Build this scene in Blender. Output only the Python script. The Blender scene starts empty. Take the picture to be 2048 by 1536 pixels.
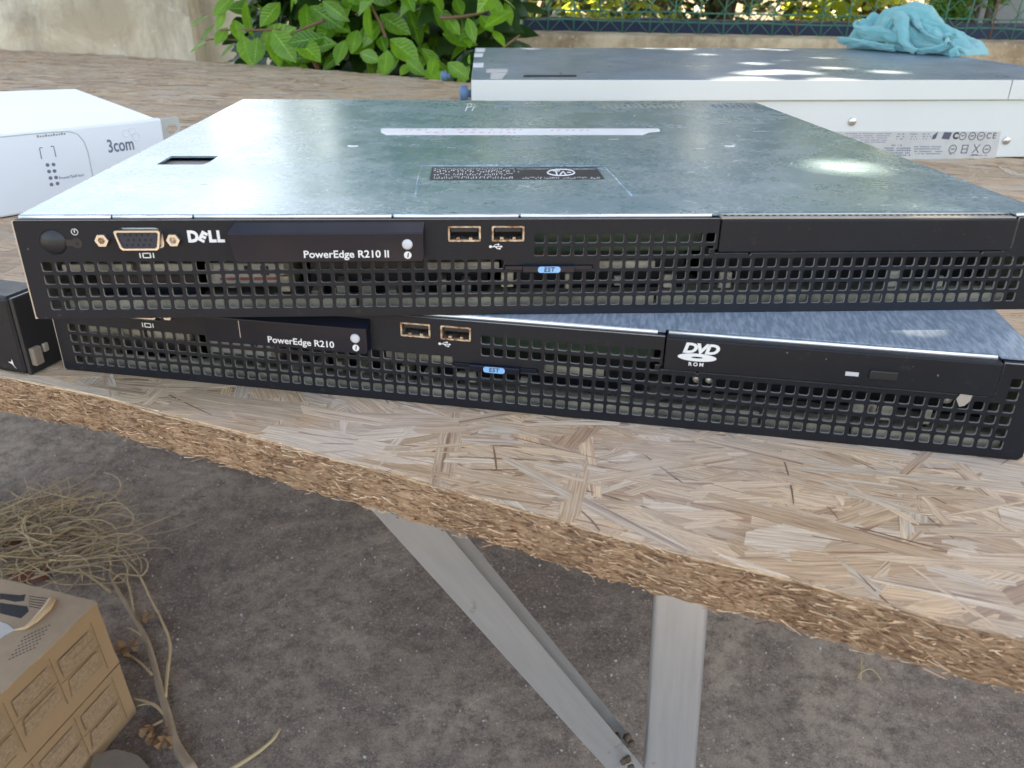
import bpy, math, random
from mathutils import Vector, Matrix, noise
random.seed(7)
S = bpy.context.scene
COL = S.collection
# ------------------------------------------------------------------ camera
FPX = 1631.27
CM = Matrix(((0.997946, 0.015346, -0.062195), (-0.0627, 0.433013, -0.899204), (0.013132, 0.901257, 0.433086)))
CAM = Vector((177.0, -331.6, 169.6))           # millimetres; table top is z = 0
cd = bpy.data.cameras.new('camera'); cam = bpy.data.objects.new('camera', cd); COL.objects.link(cam)
cd.sensor_width = 36; cd.lens = FPX / 2048 * 36; cd.clip_start = 0.01; cd.clip_end = 200
cam.matrix_world = Matrix.Translation(CAM * .001) @ CM.to_4x4()
cd.dof.use_dof = True; cd.dof.focus_distance = 0.46; cd.dof.aperture_fstop = 24
S.camera = cam
# ------------------------------------------------------------------ world, sun, exposure
SUN_EL, SUN_AZ = math.radians(58), math.radians(28)     # azimuth measured from +y towards +x
sdir = Vector((math.sin(SUN_AZ) * math.cos(SUN_EL), math.cos(SUN_AZ) * math.cos(SUN_EL), math.sin(SUN_EL)))
w = bpy.data.worlds.new('World'); S.world = w; w.use_nodes = True
wn = w.node_tree; bg = wn.nodes['Background']; sk = wn.nodes.new('ShaderNodeTexSky')
sk.sky_type = 'NISHITA'; sk.sun_disc = False; sk.sun_elevation = SUN_EL; sk.sun_rotation = SUN_AZ
sk.air_density = 1.0; sk.dust_density = 2.5; sk.ozone_density = 1.0
wn.links.new(sk.outputs[0], bg.inputs[0]); bg.inputs[1].default_value = 0.15
ld = bpy.data.lights.new('sun', 'SUN'); ld.energy = 5; ld.angle = math.radians(0.53); ld.color = (1, .95, .86)
lo = bpy.data.objects.new('sun', ld); COL.objects.link(lo)
lo.rotation_euler = sdir.to_track_quat('Z', 'Y').to_euler()
S.view_settings.view_transform = 'Standard'; S.view_settings.look = 'None'
S.view_settings.use_white_balance = True; S.view_settings.white_balance_temperature = 8500; S.view_settings.white_balance_tint = 12
S.view_settings.exposure = 2.38; S.view_settings.gamma = 1
S.cycles.max_bounces = 8; S.cycles.transparent_max_bounces = 8; S.cycles.sample_clamp_indirect = 4

# ------------------------------------------------------------------ pixel -> place helpers (source pixels 2048x1536)
def ray(x, y): return CM @ Vector(((x - 1024) / FPX, -(y - 768) / FPX, -1.0))
def onz(x, y, z=0.0):
    d = ray(x, y); return CAM + d * ((z - CAM.z) / d.z)
def ony(x, y, Y):
    d = ray(x, y); return CAM + d * ((Y - CAM.y) / d.y)

# ------------------------------------------------------------------ materials
class NT:
    def __init__(s, name):
        s.m = bpy.data.materials.new(name); s.m.use_nodes = True; s.t = s.m.node_tree; s.t.nodes.clear()
        s.out = s.n('OutputMaterial')
    def n(s, typ, **kw):
        nd = s.t.nodes.new('ShaderNode' + typ)
        for k, v in kw.items():
            if k.startswith('i_'):
                key = k[2:].replace('_', ' ')
                nd.inputs[key].default_value = v
            else: setattr(nd, k, v)
        return nd
    def l(s, a, b): s.t.links.new(a, b)
    def coords(s, kind='Object', scale=(1, 1, 1), rot=(0, 0, 0)):
        tc = s.n('TexCoord'); mp = s.n('Mapping'); mp.inputs['Scale'].default_value = scale; mp.inputs['Rotation'].default_value = rot
        s.l(tc.outputs[kind], mp.inputs[0]); return mp.outputs[0]
    def noise(s, vec, scale, detail=4, rough=.55, dist=0):
        nd = s.n('TexNoise'); nd.inputs['Scale'].default_value = scale; nd.inputs['Detail'].default_value = detail
        nd.inputs['Roughness'].default_value = rough; nd.inputs['Distortion'].default_value = dist
        if vec: s.l(vec, nd.inputs['Vector'])
        return nd.outputs[0]
    def ramp(s, fac, stops):
        r = s.n('ValToRGB'); e = r.color_ramp.elements
        while len(e) < len(stops): e.new(.5)
        for k, (p, c) in enumerate(stops):
            e[k].position = p
            if not hasattr(c, '__len__'): c = (c, c, c)
            e[k].color = (c[0], c[1], c[2], 1)
        s.l(fac, r.inputs[0]); return r.outputs[0]
    def mix(s, fac, a, b, mode='MIX'):
        mx = s.n('Mix', data_type='RGBA', blend_type=mode)
        for sock, v in ((mx.inputs[0], fac), (mx.inputs[6], a), (mx.inputs[7], b)):
            if hasattr(v, 'links') or isinstance(v, bpy.types.NodeSocket): s.l(v, sock)
            elif isinstance(v, (int, float)): sock.default_value = v if sock is mx.inputs[0] or sock.type == 'VALUE' else (v, v, v, 1)
            else: sock.default_value = (v[0], v[1], v[2], 1)
        return mx.outputs[2]
    def bsdf(s, col=None, rough=.5, metal=0, bump=None, bstr=.3, bdist=.001, **kw):
        b = s.n('BsdfPrincipled')
        for key, v in (('Base Color', col), ('Roughness', rough), ('Metallic', metal)):
            if v is None: continue
            if isinstance(v, bpy.types.NodeSocket): s.l(v, b.inputs[key])
            elif hasattr(v, '__len__'): b.inputs[key].default_value = (v[0], v[1], v[2], 1)
            else: b.inputs[key].default_value = v
        for k, v in kw.items(): b.inputs[k.replace('_', ' ')].default_value = v
        if bump is not None:
            bp = s.n('Bump'); bp.inputs['Strength'].default_value = bstr; bp.inputs['Distance'].default_value = bdist
            s.l(bump, bp.inputs['Height']); s.l(bp.outputs[0], b.inputs['Normal'])
        s.l(b.outputs[0], s.out.inputs[0]); return b
M = {}
def simple(name, col, rough=.5, metal=0, **kw):
    t = NT(name); v = t.coords()
    n = t.noise(v, 60, 4)
    c = t.mix(n, [x * .82 for x in col], [min(1, x * 1.15) for x in col])
    r = t.ramp(t.noise(v, 25, 3), [(.3, max(.02, rough - .08)), (.7, min(1, rough + .08))])
    t.bsdf(c, r, metal, **kw); M[name] = t.m
# black painted steel front
t = NT('black_paint'); v = t.coords()
sp = t.ramp(t.noise(v, 2600, 2), [(.66, 0), (.74, 1)])
big = t.noise(v, 40, 5, .65)
c = t.mix(big, (.005, .0065, .011), (.012, .013, .017))
c = t.mix(t.ramp(t.noise(v, 170, 6, .7), [(.60, 0), (.75, .35)]), c, (.10, .085, .065))
c = t.mix(t.mix(t.ramp(t.noise(v, 420, 2), [(.75, 0), (.79, 1)]), 0, .7), c, (.30, .30, .31))
t.bsdf(c, t.ramp(big, [(.3, .40), (.7, .55)]), 0, bump=t.noise(v, 3000, 2), bstr=.12, bdist=.0002, Specular_IOR_Level=.3); M['black_paint'] = t.m
simple('dusty_lit_edge', (.30, .28, .25), .7)  # dust on sheet edges, lightened to stand in for skylight on hole lips
simple('black_plastic', (.016, .017, .020), .38)
simple('gloss_black', (.006, .009, .018), .2, Specular_IOR_Level=.28)
simple('white_ink', (.75, .75, .74), .6)
simple('dark_ink', (.03, .03, .035), .6)
simple('symbol_ink', (.09, .09, .13), .6)
simple('grey_ink', (.16, .18, .24), .6)
simple('label_blue', (.22, .48, .80), .45)
simple('light_button', (.55, .56, .58), .35)
simple('raw_edge', (.55, .50, .44), .4, .6)
simple('dark_void', (.01, .01, .011), .8)
simple('pcb_green', (.04, .08, .05), .5)
simple('red_ink', (.45, .12, .10), .6)
simple('pink_ink', (.62, .38, .44), .7)
simple('ear_metal', (.50, .51, .47), .5, .2)
simple('groove', (.48, .50, .52), .6)
simple('vga_blue', (.022, .026, .040), .5)
simple('terracotta', (.22, .09, .05), .85)
simple('blue_plastic', (.10, .19, .31), .5)
simple('paper', (.55, .53, .50), .6)
# inside of the chassis: dusty galvanised steel
t = NT('dusty_zinc'); v = t.coords()
c = t.mix(t.ramp(t.noise(v, 45, 5, .7), [(.35, 0), (.65, 1)]), (.20, .18, .14), (.52, .47, .36))
t.bsdf(c, .7, 0); M['dusty_zinc'] = t.m
# rusty gold connector metal
t = NT('connector_metal'); v = t.coords()
c = t.mix(t.ramp(t.noise(v, 500, 5, .7), [(.4, 0), (.62, 1)]), (.62, .55, .44), (.24, .11, .05))
t.bsdf(c, .42, .75); M['connector_metal'] = t.m
simple('nickel', (.66, .65, .63), .3, 1)
# lid steel of upper server
def lid(name, base1, base2, r0, r1, brush, metal):
    t = NT(name); v = t.coords(); vb = t.coords(scale=brush)
    cloud = t.noise(v, 9, 6, .6, .6); fine = t.noise(vb, 60, 5, .7); sm = t.noise(v, 38, 8, .78)
    c = t.mix(cloud, base1, base2)
    c = t.mix(t.ramp(sm, [(.42, 0), (.78, .55)]), c, (.50, .56, .60))
    dv = t.coords(scale=(1, 2.2, 1)); du = t.mix(1.0, t.ramp(t.noise(dv, 260, 8, .85), [(.48, 0), (.66, 1)]), t.ramp(t.noise(v, 12, 6, .7), [(.40, .12), (.62, .85)]), 'MULTIPLY')
    c = t.mix(du, c, (.62, .70, .75))
    spot = t.ramp(t.noise(v, 330, 3, .6), [(.69, 0), (.74, .8)])
    c = t.mix(spot, c, (.75, .78, .8))
    r = t.ramp(t.mix(.5, cloud, sm), [(.35, r0), (.65, r1)])
    t.bsdf(c, r, metal, bump=t.mix(.5, fine, t.noise(v, 900, 2)), bstr=.04, bdist=.0004); M[name] = t.m
lid('lid_steel', (.085, .185, .235), (.16, .285, .35), .18, .34, (1, 14, 1), .34)
lid('lid_steel_far', (.09, .155, .25), (.15, .22, .32), .25, .42, (1, 10, 1), .28)
# brushed steel of lower server: diagonal wipe marks in dust
t = NT('lid_wiped'); v = t.coords(); vb = t.coords(scale=(1, .16, 1), rot=(0, 0, math.radians(-24)))
st = t.noise(vb, 620, 4, .6); cl = t.noise(v, 14, 4)
c = t.mix(t.ramp(st, [(.42, 0), (.62, 1)]), (.28, .38, .48), (.50, .61, .72))
c = t.mix(t.ramp(cl, [(.45, 0), (.75, .5)]), c, (.58, .64, .72))
t.bsdf(c, .42, .6, bump=st, bstr=.15, bdist=.0004); M['lid_wiped'] = t.m
# bright rolled edge
simple('bright_edge', (.86, .84, .83), .30, .7)
t = NT('cream_paint'); v = t.coords()
c = t.mix(t.noise(v, 8, 5), (.66, .67, .63), (.76, .76, .72))
c = t.mix(t.ramp(t.noise(v, 90, 5, .7), [(.68, 0), (.8, .4)]), c, (.40, .38, .33))
t.bsdf(c, .38, 0, bump=t.noise(v, 1200, 2), bstr=.05, bdist=.0003); M['cream_paint'] = t.m
t = NT('switch_plastic'); v = t.coords()
c = t.mix(t.noise(v, 6, 5), (.72, .77, .80), (.82, .85, .87))
t.bsdf(c, .42, 0, bump=t.noise(v, 1500, 2), bstr=.05, bdist=.0002); M['switch_plastic'] = t.m
# OSB flakes
t = NT('osb_flake'); at = t.n('Attribute', attribute_name='tone'); uv = t.n('UVMap', uv_map='grain')
mp = t.n('Mapping'); mp.inputs['Scale'].default_value = (.04, 1.6, 1); t.l(uv.outputs[0], mp.inputs[0])
g1 = t.noise(mp.outputs[0], 1.0, 6, .7, .3)
mp2 = t.n('Mapping'); mp2.inputs['Scale'].default_value = (.012, .42, 1); t.l(uv.outputs[0], mp2.inputs[0])
g2 = t.noise(mp2.outputs[0], 1.0, 5, .6, .6)
c = t.mix(t.ramp(g1, [(.36, 0), (.60, 1)]), [.56, .47, .41], [1.14, 1.14, 1.14])
c = t.mix(1.0, at.outputs[0], c, 'MULTIPLY')
c = t.mix(t.ramp(g2, [(.33, .8), (.43, 0)]), c, (.17, .085, .05))
vo = t.coords()
c = t.mix(t.ramp(t.noise(vo, 11, 5, .6), [(.45, 0), (.75, .45)]), c, (.52, .45, .40))
t.bsdf(c, .8, 0, bump=t.mix(.5, g1, g2), bstr=.9, bdist=.0010, Specular_IOR_Level=.25); M['osb_flake'] = t.m
t = NT('osb_core'); v = t.coords(scale=(1, 1, 1)); v2 = t.coords(scale=(.38, .38, 1.5))
a = t.noise(v2, 560, 7, .75, .8); b = t.noise(v, 40, 5, .6)
c = t.ramp(a, [(.35, (.10, .042, .02)), (.43, (.36, .20, .105)), (.52, (.62, .385, .225)), (.70, (.78, .55, .36))])
c = t.mix(t.ramp(b, [(.4, 0), (.75, .5)]), c, (.26, .17, .10))
t.bsdf(c, .9, 0, bump=a, bstr=1.0, bdist=.003); M['osb_core'] = t.m
simple('splinter', (.48, .33, .20), .85)
# concrete ground
t = NT('ground_concrete'); v = t.coords()
a = t.noise(v, 2.6, 9, .72, .8); b = t.noise(v, 38, 10, .8); g = t.noise(v, 520, 4, .8); g2 = t.noise(v, 190, 6, .8)
c = t.mix(t.ramp(a, [(.40, 0), (.60, 1)]), (.19, .148, .125), (.47, .385, .305))
c = t.mix(t.ramp(b, [(.38, .8), (.56, 0)]), c, (.105, .085, .078))
c = t.mix(t.ramp(g2, [(.50, 0), (.66, .65)]), c, (.48, .41, .34))
c = t.mix(t.ramp(g, [(.36, .65), (.48, 0)]), c, (.075, .062, .058))
c = t.mix(t.ramp(g, [(.55, 0), (.68, .8)]), c, (.50, .44, .37))
vr = t.n('TexVoronoi'); vr.inputs['Scale'].default_value = 120; t.l(v, vr.inputs['Vector'])
gate = t.ramp(t.noise(v, 22, 5, .7), [(.50, 0), (.60, 1)])
sp = t.mix(1.0, t.ramp(vr.outputs['Distance'], [(.12, 1), (.24, 0)]), gate, 'MULTIPLY')
c = t.mix(sp, c, (.55, .50, .45))
c = t.mix(t.ramp(t.noise(v, 6, 4), [(.60, 0), (.72, .3)]), c, (.26, .18, .12))
t.bsdf(c, .92, 0, bump=t.mix(.5, b, g2), bstr=1.0, bdist=.006, Specular_IOR_Level=.25); M['ground_concrete'] = t.m
# steel / aluminium of trestle
t = NT('trestle_metal'); v = t.coords(); vb = t.coords(scale=(12, 12, 1))
c = t.mix(t.noise(vb, 12, 5, .6), (.38, .40, .41), (.58, .60, .62))
c = t.mix(t.ramp(t.noise(v, 22, 6, .7), [(.60, 0), (.68, .7)]), c, (.13, .125, .12))
c = t.mix(t.ramp(t.noise(v, 300, 2), [(.72, 0), (.77, .8)]), c, (.6, .6, .58))
t.bsdf(c, .30, .65, bump=t.noise(vb, 60, 3), bstr=.1, bdist=.0005); M['trestle_metal'] = t.m
simple('cut_edge', (.62, .56, .46), .5, .3)
# cardboard
t = NT('cardboard'); v = t.coords()
vb = t.coords(scale=(1, 1, 20))
c = t.mix(t.noise(v, 18, 5, .6), (.30, .185, .095), (.40, .26, .145))
c = t.mix(t.ramp(t.noise(v, 9, 4), [(.5, 0), (.8, .4)]), c, (.26, .17, .10))
t.bsdf(c, .8, 0, bump=t.noise(v, 350, 4), bstr=.15, bdist=.0008); M['cardboard'] = t.m
simple('card_top', (.40, .29, .19), .8)
t = NT('card_print'); v = t.coords()
c = t.mix(t.ramp(t.noise(v, 220, 5, .8), [(.42, 0), (.6, 1)]), (.27, .17, .10), (.37, .25, .15))
t.bsdf(c, .8); M['card_print'] = t.m
simple('card_line', (.20, .12, .07), .8)
simple('card_torn', (.60, .42, .26), .9)
simple('dry_twig', (.50, .38, .22), .85)
simple('grey_twig', (.34, .26, .18), .85)
simple('dead_leaf', (.28, .16, .08), .8)
simple('rust_leaf', (.16, .05, .025), .6)
simple('stone', (.22, .18, .14), .9)
# cloth
t = NT('microfibre'); v = t.coords()
f = t.noise(v, 900, 4, .7)
c = t.mix(t.noise(v, 30, 5), (.13, .47, .50), (.24, .66, .67))
c = t.mix(t.ramp(f, [(.35, .35), (.6, 0)]), c, (.08, .28, .33))
t.bsdf(c, .95, 0, bump=f, bstr=.9, bdist=.002, Sheen_Weight=.5); M['microfibre'] = t.m
# plaster wall
t = NT('old_plaster'); v = t.coords(); vs = t.coords(scale=(1, 1, .3))
c = t.mix(t.ramp(t.noise(v, 3.2, 7, .68, .5), [(.38, 0), (.62, 1)]), (.52, .43, .31), (.82, .74, .58))
c = t.mix(t.ramp(t.noise(vs, 7, 6, .7), [(.50, 0), (.72, .75)]), c, (.24, .20, .15))
c = t.mix(t.ramp(t.noise(v, 11, 4, .6), [(.62, 0), (.68, .8)]), c, (.72, .68, .58))
t.bsdf(c, .9, 0, bump=t.noise(v, 25, 8, .7), bstr=.6, bdist=.01); M['old_plaster'] = t.m
t = NT('kerb_concrete'); v = t.coords()
c = t.mix(t.ramp(t.noise(v, 5, 6, .7), [(.4, 0), (.62, 1)]), (.30, .22, .14), (.60, .50, .35))
c = t.mix(t.ramp(t.noise(v, 70, 3), [(.60, 0), (.7, .7)]), c, (.60, .54, .43))
t.bsdf(c, .92, 0, bump=t.noise(v, 60, 6, .7), bstr=.6, bdist=.006); M['kerb_concrete'] = t.m
simple('fence_green', (.03, .17, .12), .5)
simple('rust', (.20, .08, .04), .8)
simple('tarp_blue', (.018, .028, .065), .6)
simple('shutter_brown', (.30, .19, .12), .7)
simple('grey_wall', (.30, .30, .29), .85)
simple('bark', (.11, .075, .05), .9)
simple('stem_brown', (.20, .11, .06), .75)
def leafmat(name, c1, c2, trans, rough=.3, tcol=None, ns=60, veins=False):
    t = NT(name); at = t.n('Attribute', attribute_name='tone')
    c = t.mix(at.outputs['Fac'], c1, c2); v = t.coords()
    c = t.mix(t.ramp(t.noise(v, ns, 3), [(.4, 0), (.7, .35)]), c, [x * .6 for x in c1])
    if veins:
        uv = t.n('UVMap', uv_map='grain'); sx_ = t.n('SeparateXYZ'); t.l(uv.outputs[0], sx_.inputs[0])
        def mth(op, a, b_=None):
            m_ = t.n('Math', operation=op)
            for i_, q_ in enumerate((a, b_)):
                if q_ is None: continue
                if isinstance(q_, (int, float)): m_.inputs[i_].default_value = q_
                else: t.l(q_, m_.inputs[i_])
            return m_.outputs[0]
        av = mth('ABSOLUTE', sx_.outputs[1]); ph = mth('SUBTRACT', mth('MULTIPLY', sx_.outputs[0], 9.0), mth('MULTIPLY', av, 1.6))
        wv_ = mth('ABSOLUTE', mth('SINE', mth('MULTIPLY', ph, 3.14159)))
        side = t.ramp(wv_, [(.0, 1), (.35, 0)]); mid = t.ramp(av, [(.04, 1), (.10, 0)])
        c = t.mix(t.mix(.12, 0.0, side), c, [min(1, x * 1.9) for x in c2]); c = t.mix(t.mix(.4, 0.0, mid), c, [min(1, x * 2.2) for x in c2])
        b = t.bsdf(c, rough, bump=wv_, bstr=.35, bdist=.003)
    else: b = t.bsdf(c, rough)
    tr = t.n('BsdfTranslucent'); tc = tcol or [min(1, x * 2.2) for x in c2]
    tr.inputs[0].default_value = (tc[0], tc[1], tc[2], 1); ms = t.n('MixShader'); ms.inputs[0].default_value = trans
    t.l(b.outputs[0], ms.inputs[1]); t.l(tr.outputs[0], ms.inputs[2]); t.l(ms.outputs[0], t.out.inputs[0]); M[name] = t.m
leafmat('camellia_leaf', (.03, .12, .010), (.19, .38, .035), .28, .2, veins=True)
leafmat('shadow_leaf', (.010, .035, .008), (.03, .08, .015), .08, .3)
leafmat('far_leaf', (.03, .09, .012), (.20, .30, .04), .45, .45, (.62, .72, .10))
leafmat('canopy_leaf', (.035, .06, .04), (.05, .085, .05), .02, .6)
leafmat('tree_leaf', (.02, .05, .02), (.05, .10, .04), .12, .5, (.15, .25, .06))
leafmat('thuja_leaf', (.05, .14, .03), (.16, .32, .06), .3, .5)

# ------------------------------------------------------------------ object helpers
def link(o, parent=None):
    COL.objects.link(o)
    if parent is not None: o.parent = parent
    return o
def tag(o, label=None, cat=None, group=None, kind=None):
    if label: o['label'] = label
    if cat: o['category'] = cat
    if group: o['group'] = group
    if kind: o['kind'] = kind
    return o
def empty(name, label, cat, loc=(0, 0, 0), rz=0, group=None):
    o = bpy.data.objects.new(name, None); o.empty_display_size = .02; link(o)
    o.location = Vector(loc) * .001; o.rotation_euler = (0, 0, rz); return tag(o, label, cat, group)
class MB:
    """mesh builder, millimetres"""
    def __init__(s): s.v = []; s.f = []; s.mi = []; s.tone = []; s.uv = []; s.sm = []
    def add(s, vs, fs, mi=0, tone=.5, uvs=None, sm=False):
        o = len(s.v); s.v += [tuple(x) for x in vs]
        for f in fs:
            s.f.append([o + i for i in f]); s.mi.append(mi); s.tone.append(tone); s.sm.append(sm)
            s.uv += ([uvs[i] for i in f] if uvs else [(0, 0)] * len(f))
        return s
    def box(s, x0, x1, y0, y1, z0, z1, mi=0, b=0):
        if b <= 0:
            s.add([(x0, y0, z0), (x1, y0, z0), (x1, y1, z0), (x0, y1, z0), (x0, y0, z1), (x1, y0, z1), (x1, y1, z1), (x0, y1, z1)],
                  [(0, 3, 2, 1), (4, 5, 6, 7), (0, 1, 5, 4), (1, 2, 6, 5), (2, 3, 7, 6), (3, 0, 4, 7)], mi); return s
        import bmesh
        bm = bmesh.new(); bmesh.ops.create_cube(bm, size=1)
        for q in bm.verts: q.co = Vector(((x0 + x1) / 2 + q.co.x * (x1 - x0), (y0 + y1) / 2 + q.co.y * (y1 - y0), (z0 + z1) / 2 + q.co.z * (z1 - z0)))
        bmesh.ops.bevel(bm, geom=bm.edges[:], offset=b, segments=2, profile=.5, affect='EDGES')
        bm.verts.index_update()
        s.add([q.co[:] for q in bm.verts], [[q.index for q in f.verts] for f in bm.faces], mi); bm.free(); return s
    def prism(s, pts, axis, a0, a1, mi=0, mi_side=None):
        """pts 2-D polygon; axis 'y': pts are (x,z); 'z': pts are (x,y)"""
        n = len(pts)
        P = (lambda p, a: (p[0], a, p[1])) if axis == 'y' else (lambda p, a: (p[0], p[1], a))
        o = len(s.v); s.v += [P(p, a0) for p in pts] + [P(p, a1) for p in pts]
        fl = [list(range(n)), list(range(2 * n - 1, n - 1, -1))] + [[i, i + n, (i + 1) % n + n, (i + 1) % n] for i in range(n)]
        if axis == 'z': fl = [f[::-1] for f in fl]
        for k, f in enumerate(fl):
            s.f.append([o + i for i in f]); s.mi.append(mi if k < 2 or mi_side is None else mi_side); s.tone.append(.5); s.sm.append(False); s.uv += [(0, 0)] * len(f)
        return s
    def tube(s, pts, r, n=6, mi=0, tone=.5, cap=True):
        pts = [Vector(p) for p in pts]; rs = r if hasattr(r, '__len__') else [r] * len(pts)
        o = len(s.v); up = Vector((0.13, .31, .94)); d0 = None
        for i, p in enumerate(pts):
            d = (pts[min(i + 1, len(pts) - 1)] - pts[max(i - 1, 0)])
            d = d.normalized() if d.length > 1e-9 else Vector((0, 0, 1))
            a = d.cross(up)
            if a.length < .05: a = d.cross(Vector((1, 0, 0)))
            a.normalize(); b = d.cross(a)
            for k in range(n):
                th = 2 * math.pi * k / n; s.v.append(tuple(p + (a * math.cos(th) + b * math.sin(th)) * rs[i]))
        def F(f): s.f.append(f); s.mi.append(mi); s.tone.append(tone); s.sm.append(True); s.uv.extend([(0, 0)] * len(f))
        for i in range(len(pts) - 1):
            for k in range(n):
                F([o + i * n + k, o + i * n + (k + 1) % n, o + (i + 1) * n + (k + 1) % n, o + (i + 1) * n + k])
        if cap: F([o + k for k in range(n)][::-1]); F([o + (len(pts) - 1) * n + k for k in range(n)])
        return s
    def build(s, name, mats, parent=None, bevel=0, smooth=None, color=False):
        me = bpy.data.meshes.new(name); me.from_pydata([(a * .001, b * .001, c * .001) for a, b, c in s.v], [], s.f)
        for m in (mats if isinstance(mats, (list, tuple)) else [mats]): me.materials.append(M[m])
        me.polygons.foreach_set('material_index', s.mi)
        me.polygons.foreach_set('use_smooth', [bool(x) or bool(smooth) for x in s.sm])
        if any(hasattr(x, '__len__') for x in s.tone) or any(x != .5 for x in s.tone):
            a = me.attributes.new('tone', 'FLOAT_COLOR', 'FACE'); buf = []
            for x in s.tone: buf += (list(x) + [1]) if hasattr(x, '__len__') else [x, x, x, 1]
            a.data.foreach_set('color', buf)
        if any(u != (0, 0) for u in s.uv[:400]):
            ul = me.uv_layers.new(name='grain'); buf = []
            for u in s.uv: buf += [u[0], u[1]]
            ul.data.foreach_set('uv', buf)
        me.update(); o = bpy.data.objects.new(name, me); link(o, parent)
        if bevel:
            bv = o.modifiers.new('bevel', 'BEVEL'); bv.width = bevel * .001; bv.segments = 2; bv.limit_method = 'ANGLE'
        return o
def circ(cx, cz, r, n=24, sx=1, sz=1, a0=0): return [(cx + r * sx * math.cos(a0 + 2 * math.pi * k / n), cz + r * sz * math.sin(a0 + 2 * math.pi * k / n)) for k in range(n)]
def rrect(cx, cz, w, h, r, n=3):
    out = []
    for sx, sz, a in ((1, 1, 0), (-1, 1, 90), (-1, -1, 180), (1, -1, 270)):
        for k in range(n + 1):
            th = math.radians(a + 90 * k / n); out.append((cx + sx * (w / 2 - r) + r * math.cos(th), cz + sz * (h / 2 - r) + r * math.sin(th)))
    return out
def ev_mesh(o):
    dg = bpy.context.evaluated_depsgraph_get(); dg.update(); me = bpy.data.meshes.new_from_object(o.evaluated_get(dg)); return me
def sheet(name, outer, holes, y0, thick, mats, parent, bev=.12, edge_mat=True):
    """upright sheet with holes, in the x-z plane; front face at y0"""
    cu = bpy.data.curves.new(name, 'CURVE'); cu.dimensions = '2D'; cu.fill_mode = 'BOTH'
    for poly in [outer] + holes:
        sp = cu.splines.new('POLY'); sp.points.add(len(poly) - 1)
        for p, q in zip(sp.points, poly): p.co = (q[0], q[1], 0, 1)
        sp.use_cyclic_u = True
    cu.extrude = thick / 2 - bev; cu.bevel_depth = bev; cu.bevel_resolution = 0; cu.offset = -bev
    o = bpy.data.objects.new(name, cu); COL.objects.link(o); me = ev_mesh(o); bpy.data.objects.remove(o)
    for v in me.vertices: x, y, z = v.co; v.co = (x * .001, (y0 + thick / 2 - z) * .001, y * .001)
    me.materials.clear()
    for m in mats: me.materials.append(M[m])
    me.update(); nl_ = [abs(p.normal.y) > .45 for p in me.polygons]
    for p, ok_ in zip(me.polygons, nl_): p.material_index = 0 if ok_ else min(1, len(mats) - 1); p.use_smooth = False
    me.update()
    return link(bpy.data.objects.new(name, me), parent)
def text_polys(body, size, mat, parent, name='lettering', bold=0.0, shear=0, spacing=1.0, align='CENTER', fn=None, thick=.12, sx=1.0):
    """flat raised lettering; fn maps (u,v,w) in mm -> local point"""
    cu = bpy.data.curves.new(name, 'FONT'); cu.body = body; cu.size = size; cu.offset = bold; cu.extrude = thick / 2
    cu.shear = shear; cu.space_character = spacing; cu.align_x = align; cu.align_y = 'CENTER'; cu.resolution_u = 3
    o = bpy.data.objects.new(name, cu); COL.objects.link(o); me = ev_mesh(o); bpy.data.objects.remove(o)
    for v in me.vertices: v.co = Vector(fn(v.co.x * sx, v.co.y, v.co.z)) * .001
    me.materials.clear(); me.materials.append(M[mat]); me.update()
    return link(bpy.data.objects.new(name, me), parent)
def onfront(cx, cz, y=-.1): return lambda u, v, w: (cx + u, y - w, cz + v)

# ------------------------------------------------------------------ the setting
GZ = -720.0
# ground sheet
mb = MB(); N = 40
gx = [-8000, -4000, -2500, -1500] + [-1200 + 60 * i for i in range(60)] + [2500, 4000, 6000, 14000]
gy = [-3000, -1200] + [-700 + 60 * i for i in range(52)] + [2600, 3500, 6000, 15000]
vs = [(x, y, GZ + 3 * noise.noise(Vector((x, y, 0)) * .006) + 1.2 * noise.noise(Vector((x, y, 5)) * .03)) for y in gy for x in gx]; W_ = len(gx)
mb.add(vs, [(j * W_ + i, j * W_ + i + 1, (j + 1) * W_ + i + 1, (j + 1) * W_ + i) for j in range(len(gy) - 1) for i in range(W_ - 1)], sm=True)
tag(mb.build('ground', 'ground_concrete'), kind='structure')
# crumbs and chips scattered on the ground
mb = MB()
for i in range(2600):
    x = random.uniform(-700, 1300); y = random.uniform(100, 1500); r = random.choice((.5, .6, .8, 1.1, 1.6)) * random.uniform(.6, 1.3)
    a = random.uniform(0, 3); h = r * .5; z = GZ + 1.5
    pts = [(x + r * random.uniform(.6, 1.3) * math.cos(a + k * 1.05), y + r * random.uniform(.5, 1) * math.sin(a + k * 1.05)) for k in range(6)]
    mb.prism(pts, 'z', z - 2, z + h, mi=0 if random.random() < .6 else 1)
tag(mb.build('debris', ['paper', 'stone']), 'small pale chips and grit scattered on the dark concrete ground', 'grit', kind='stuff')

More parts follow.
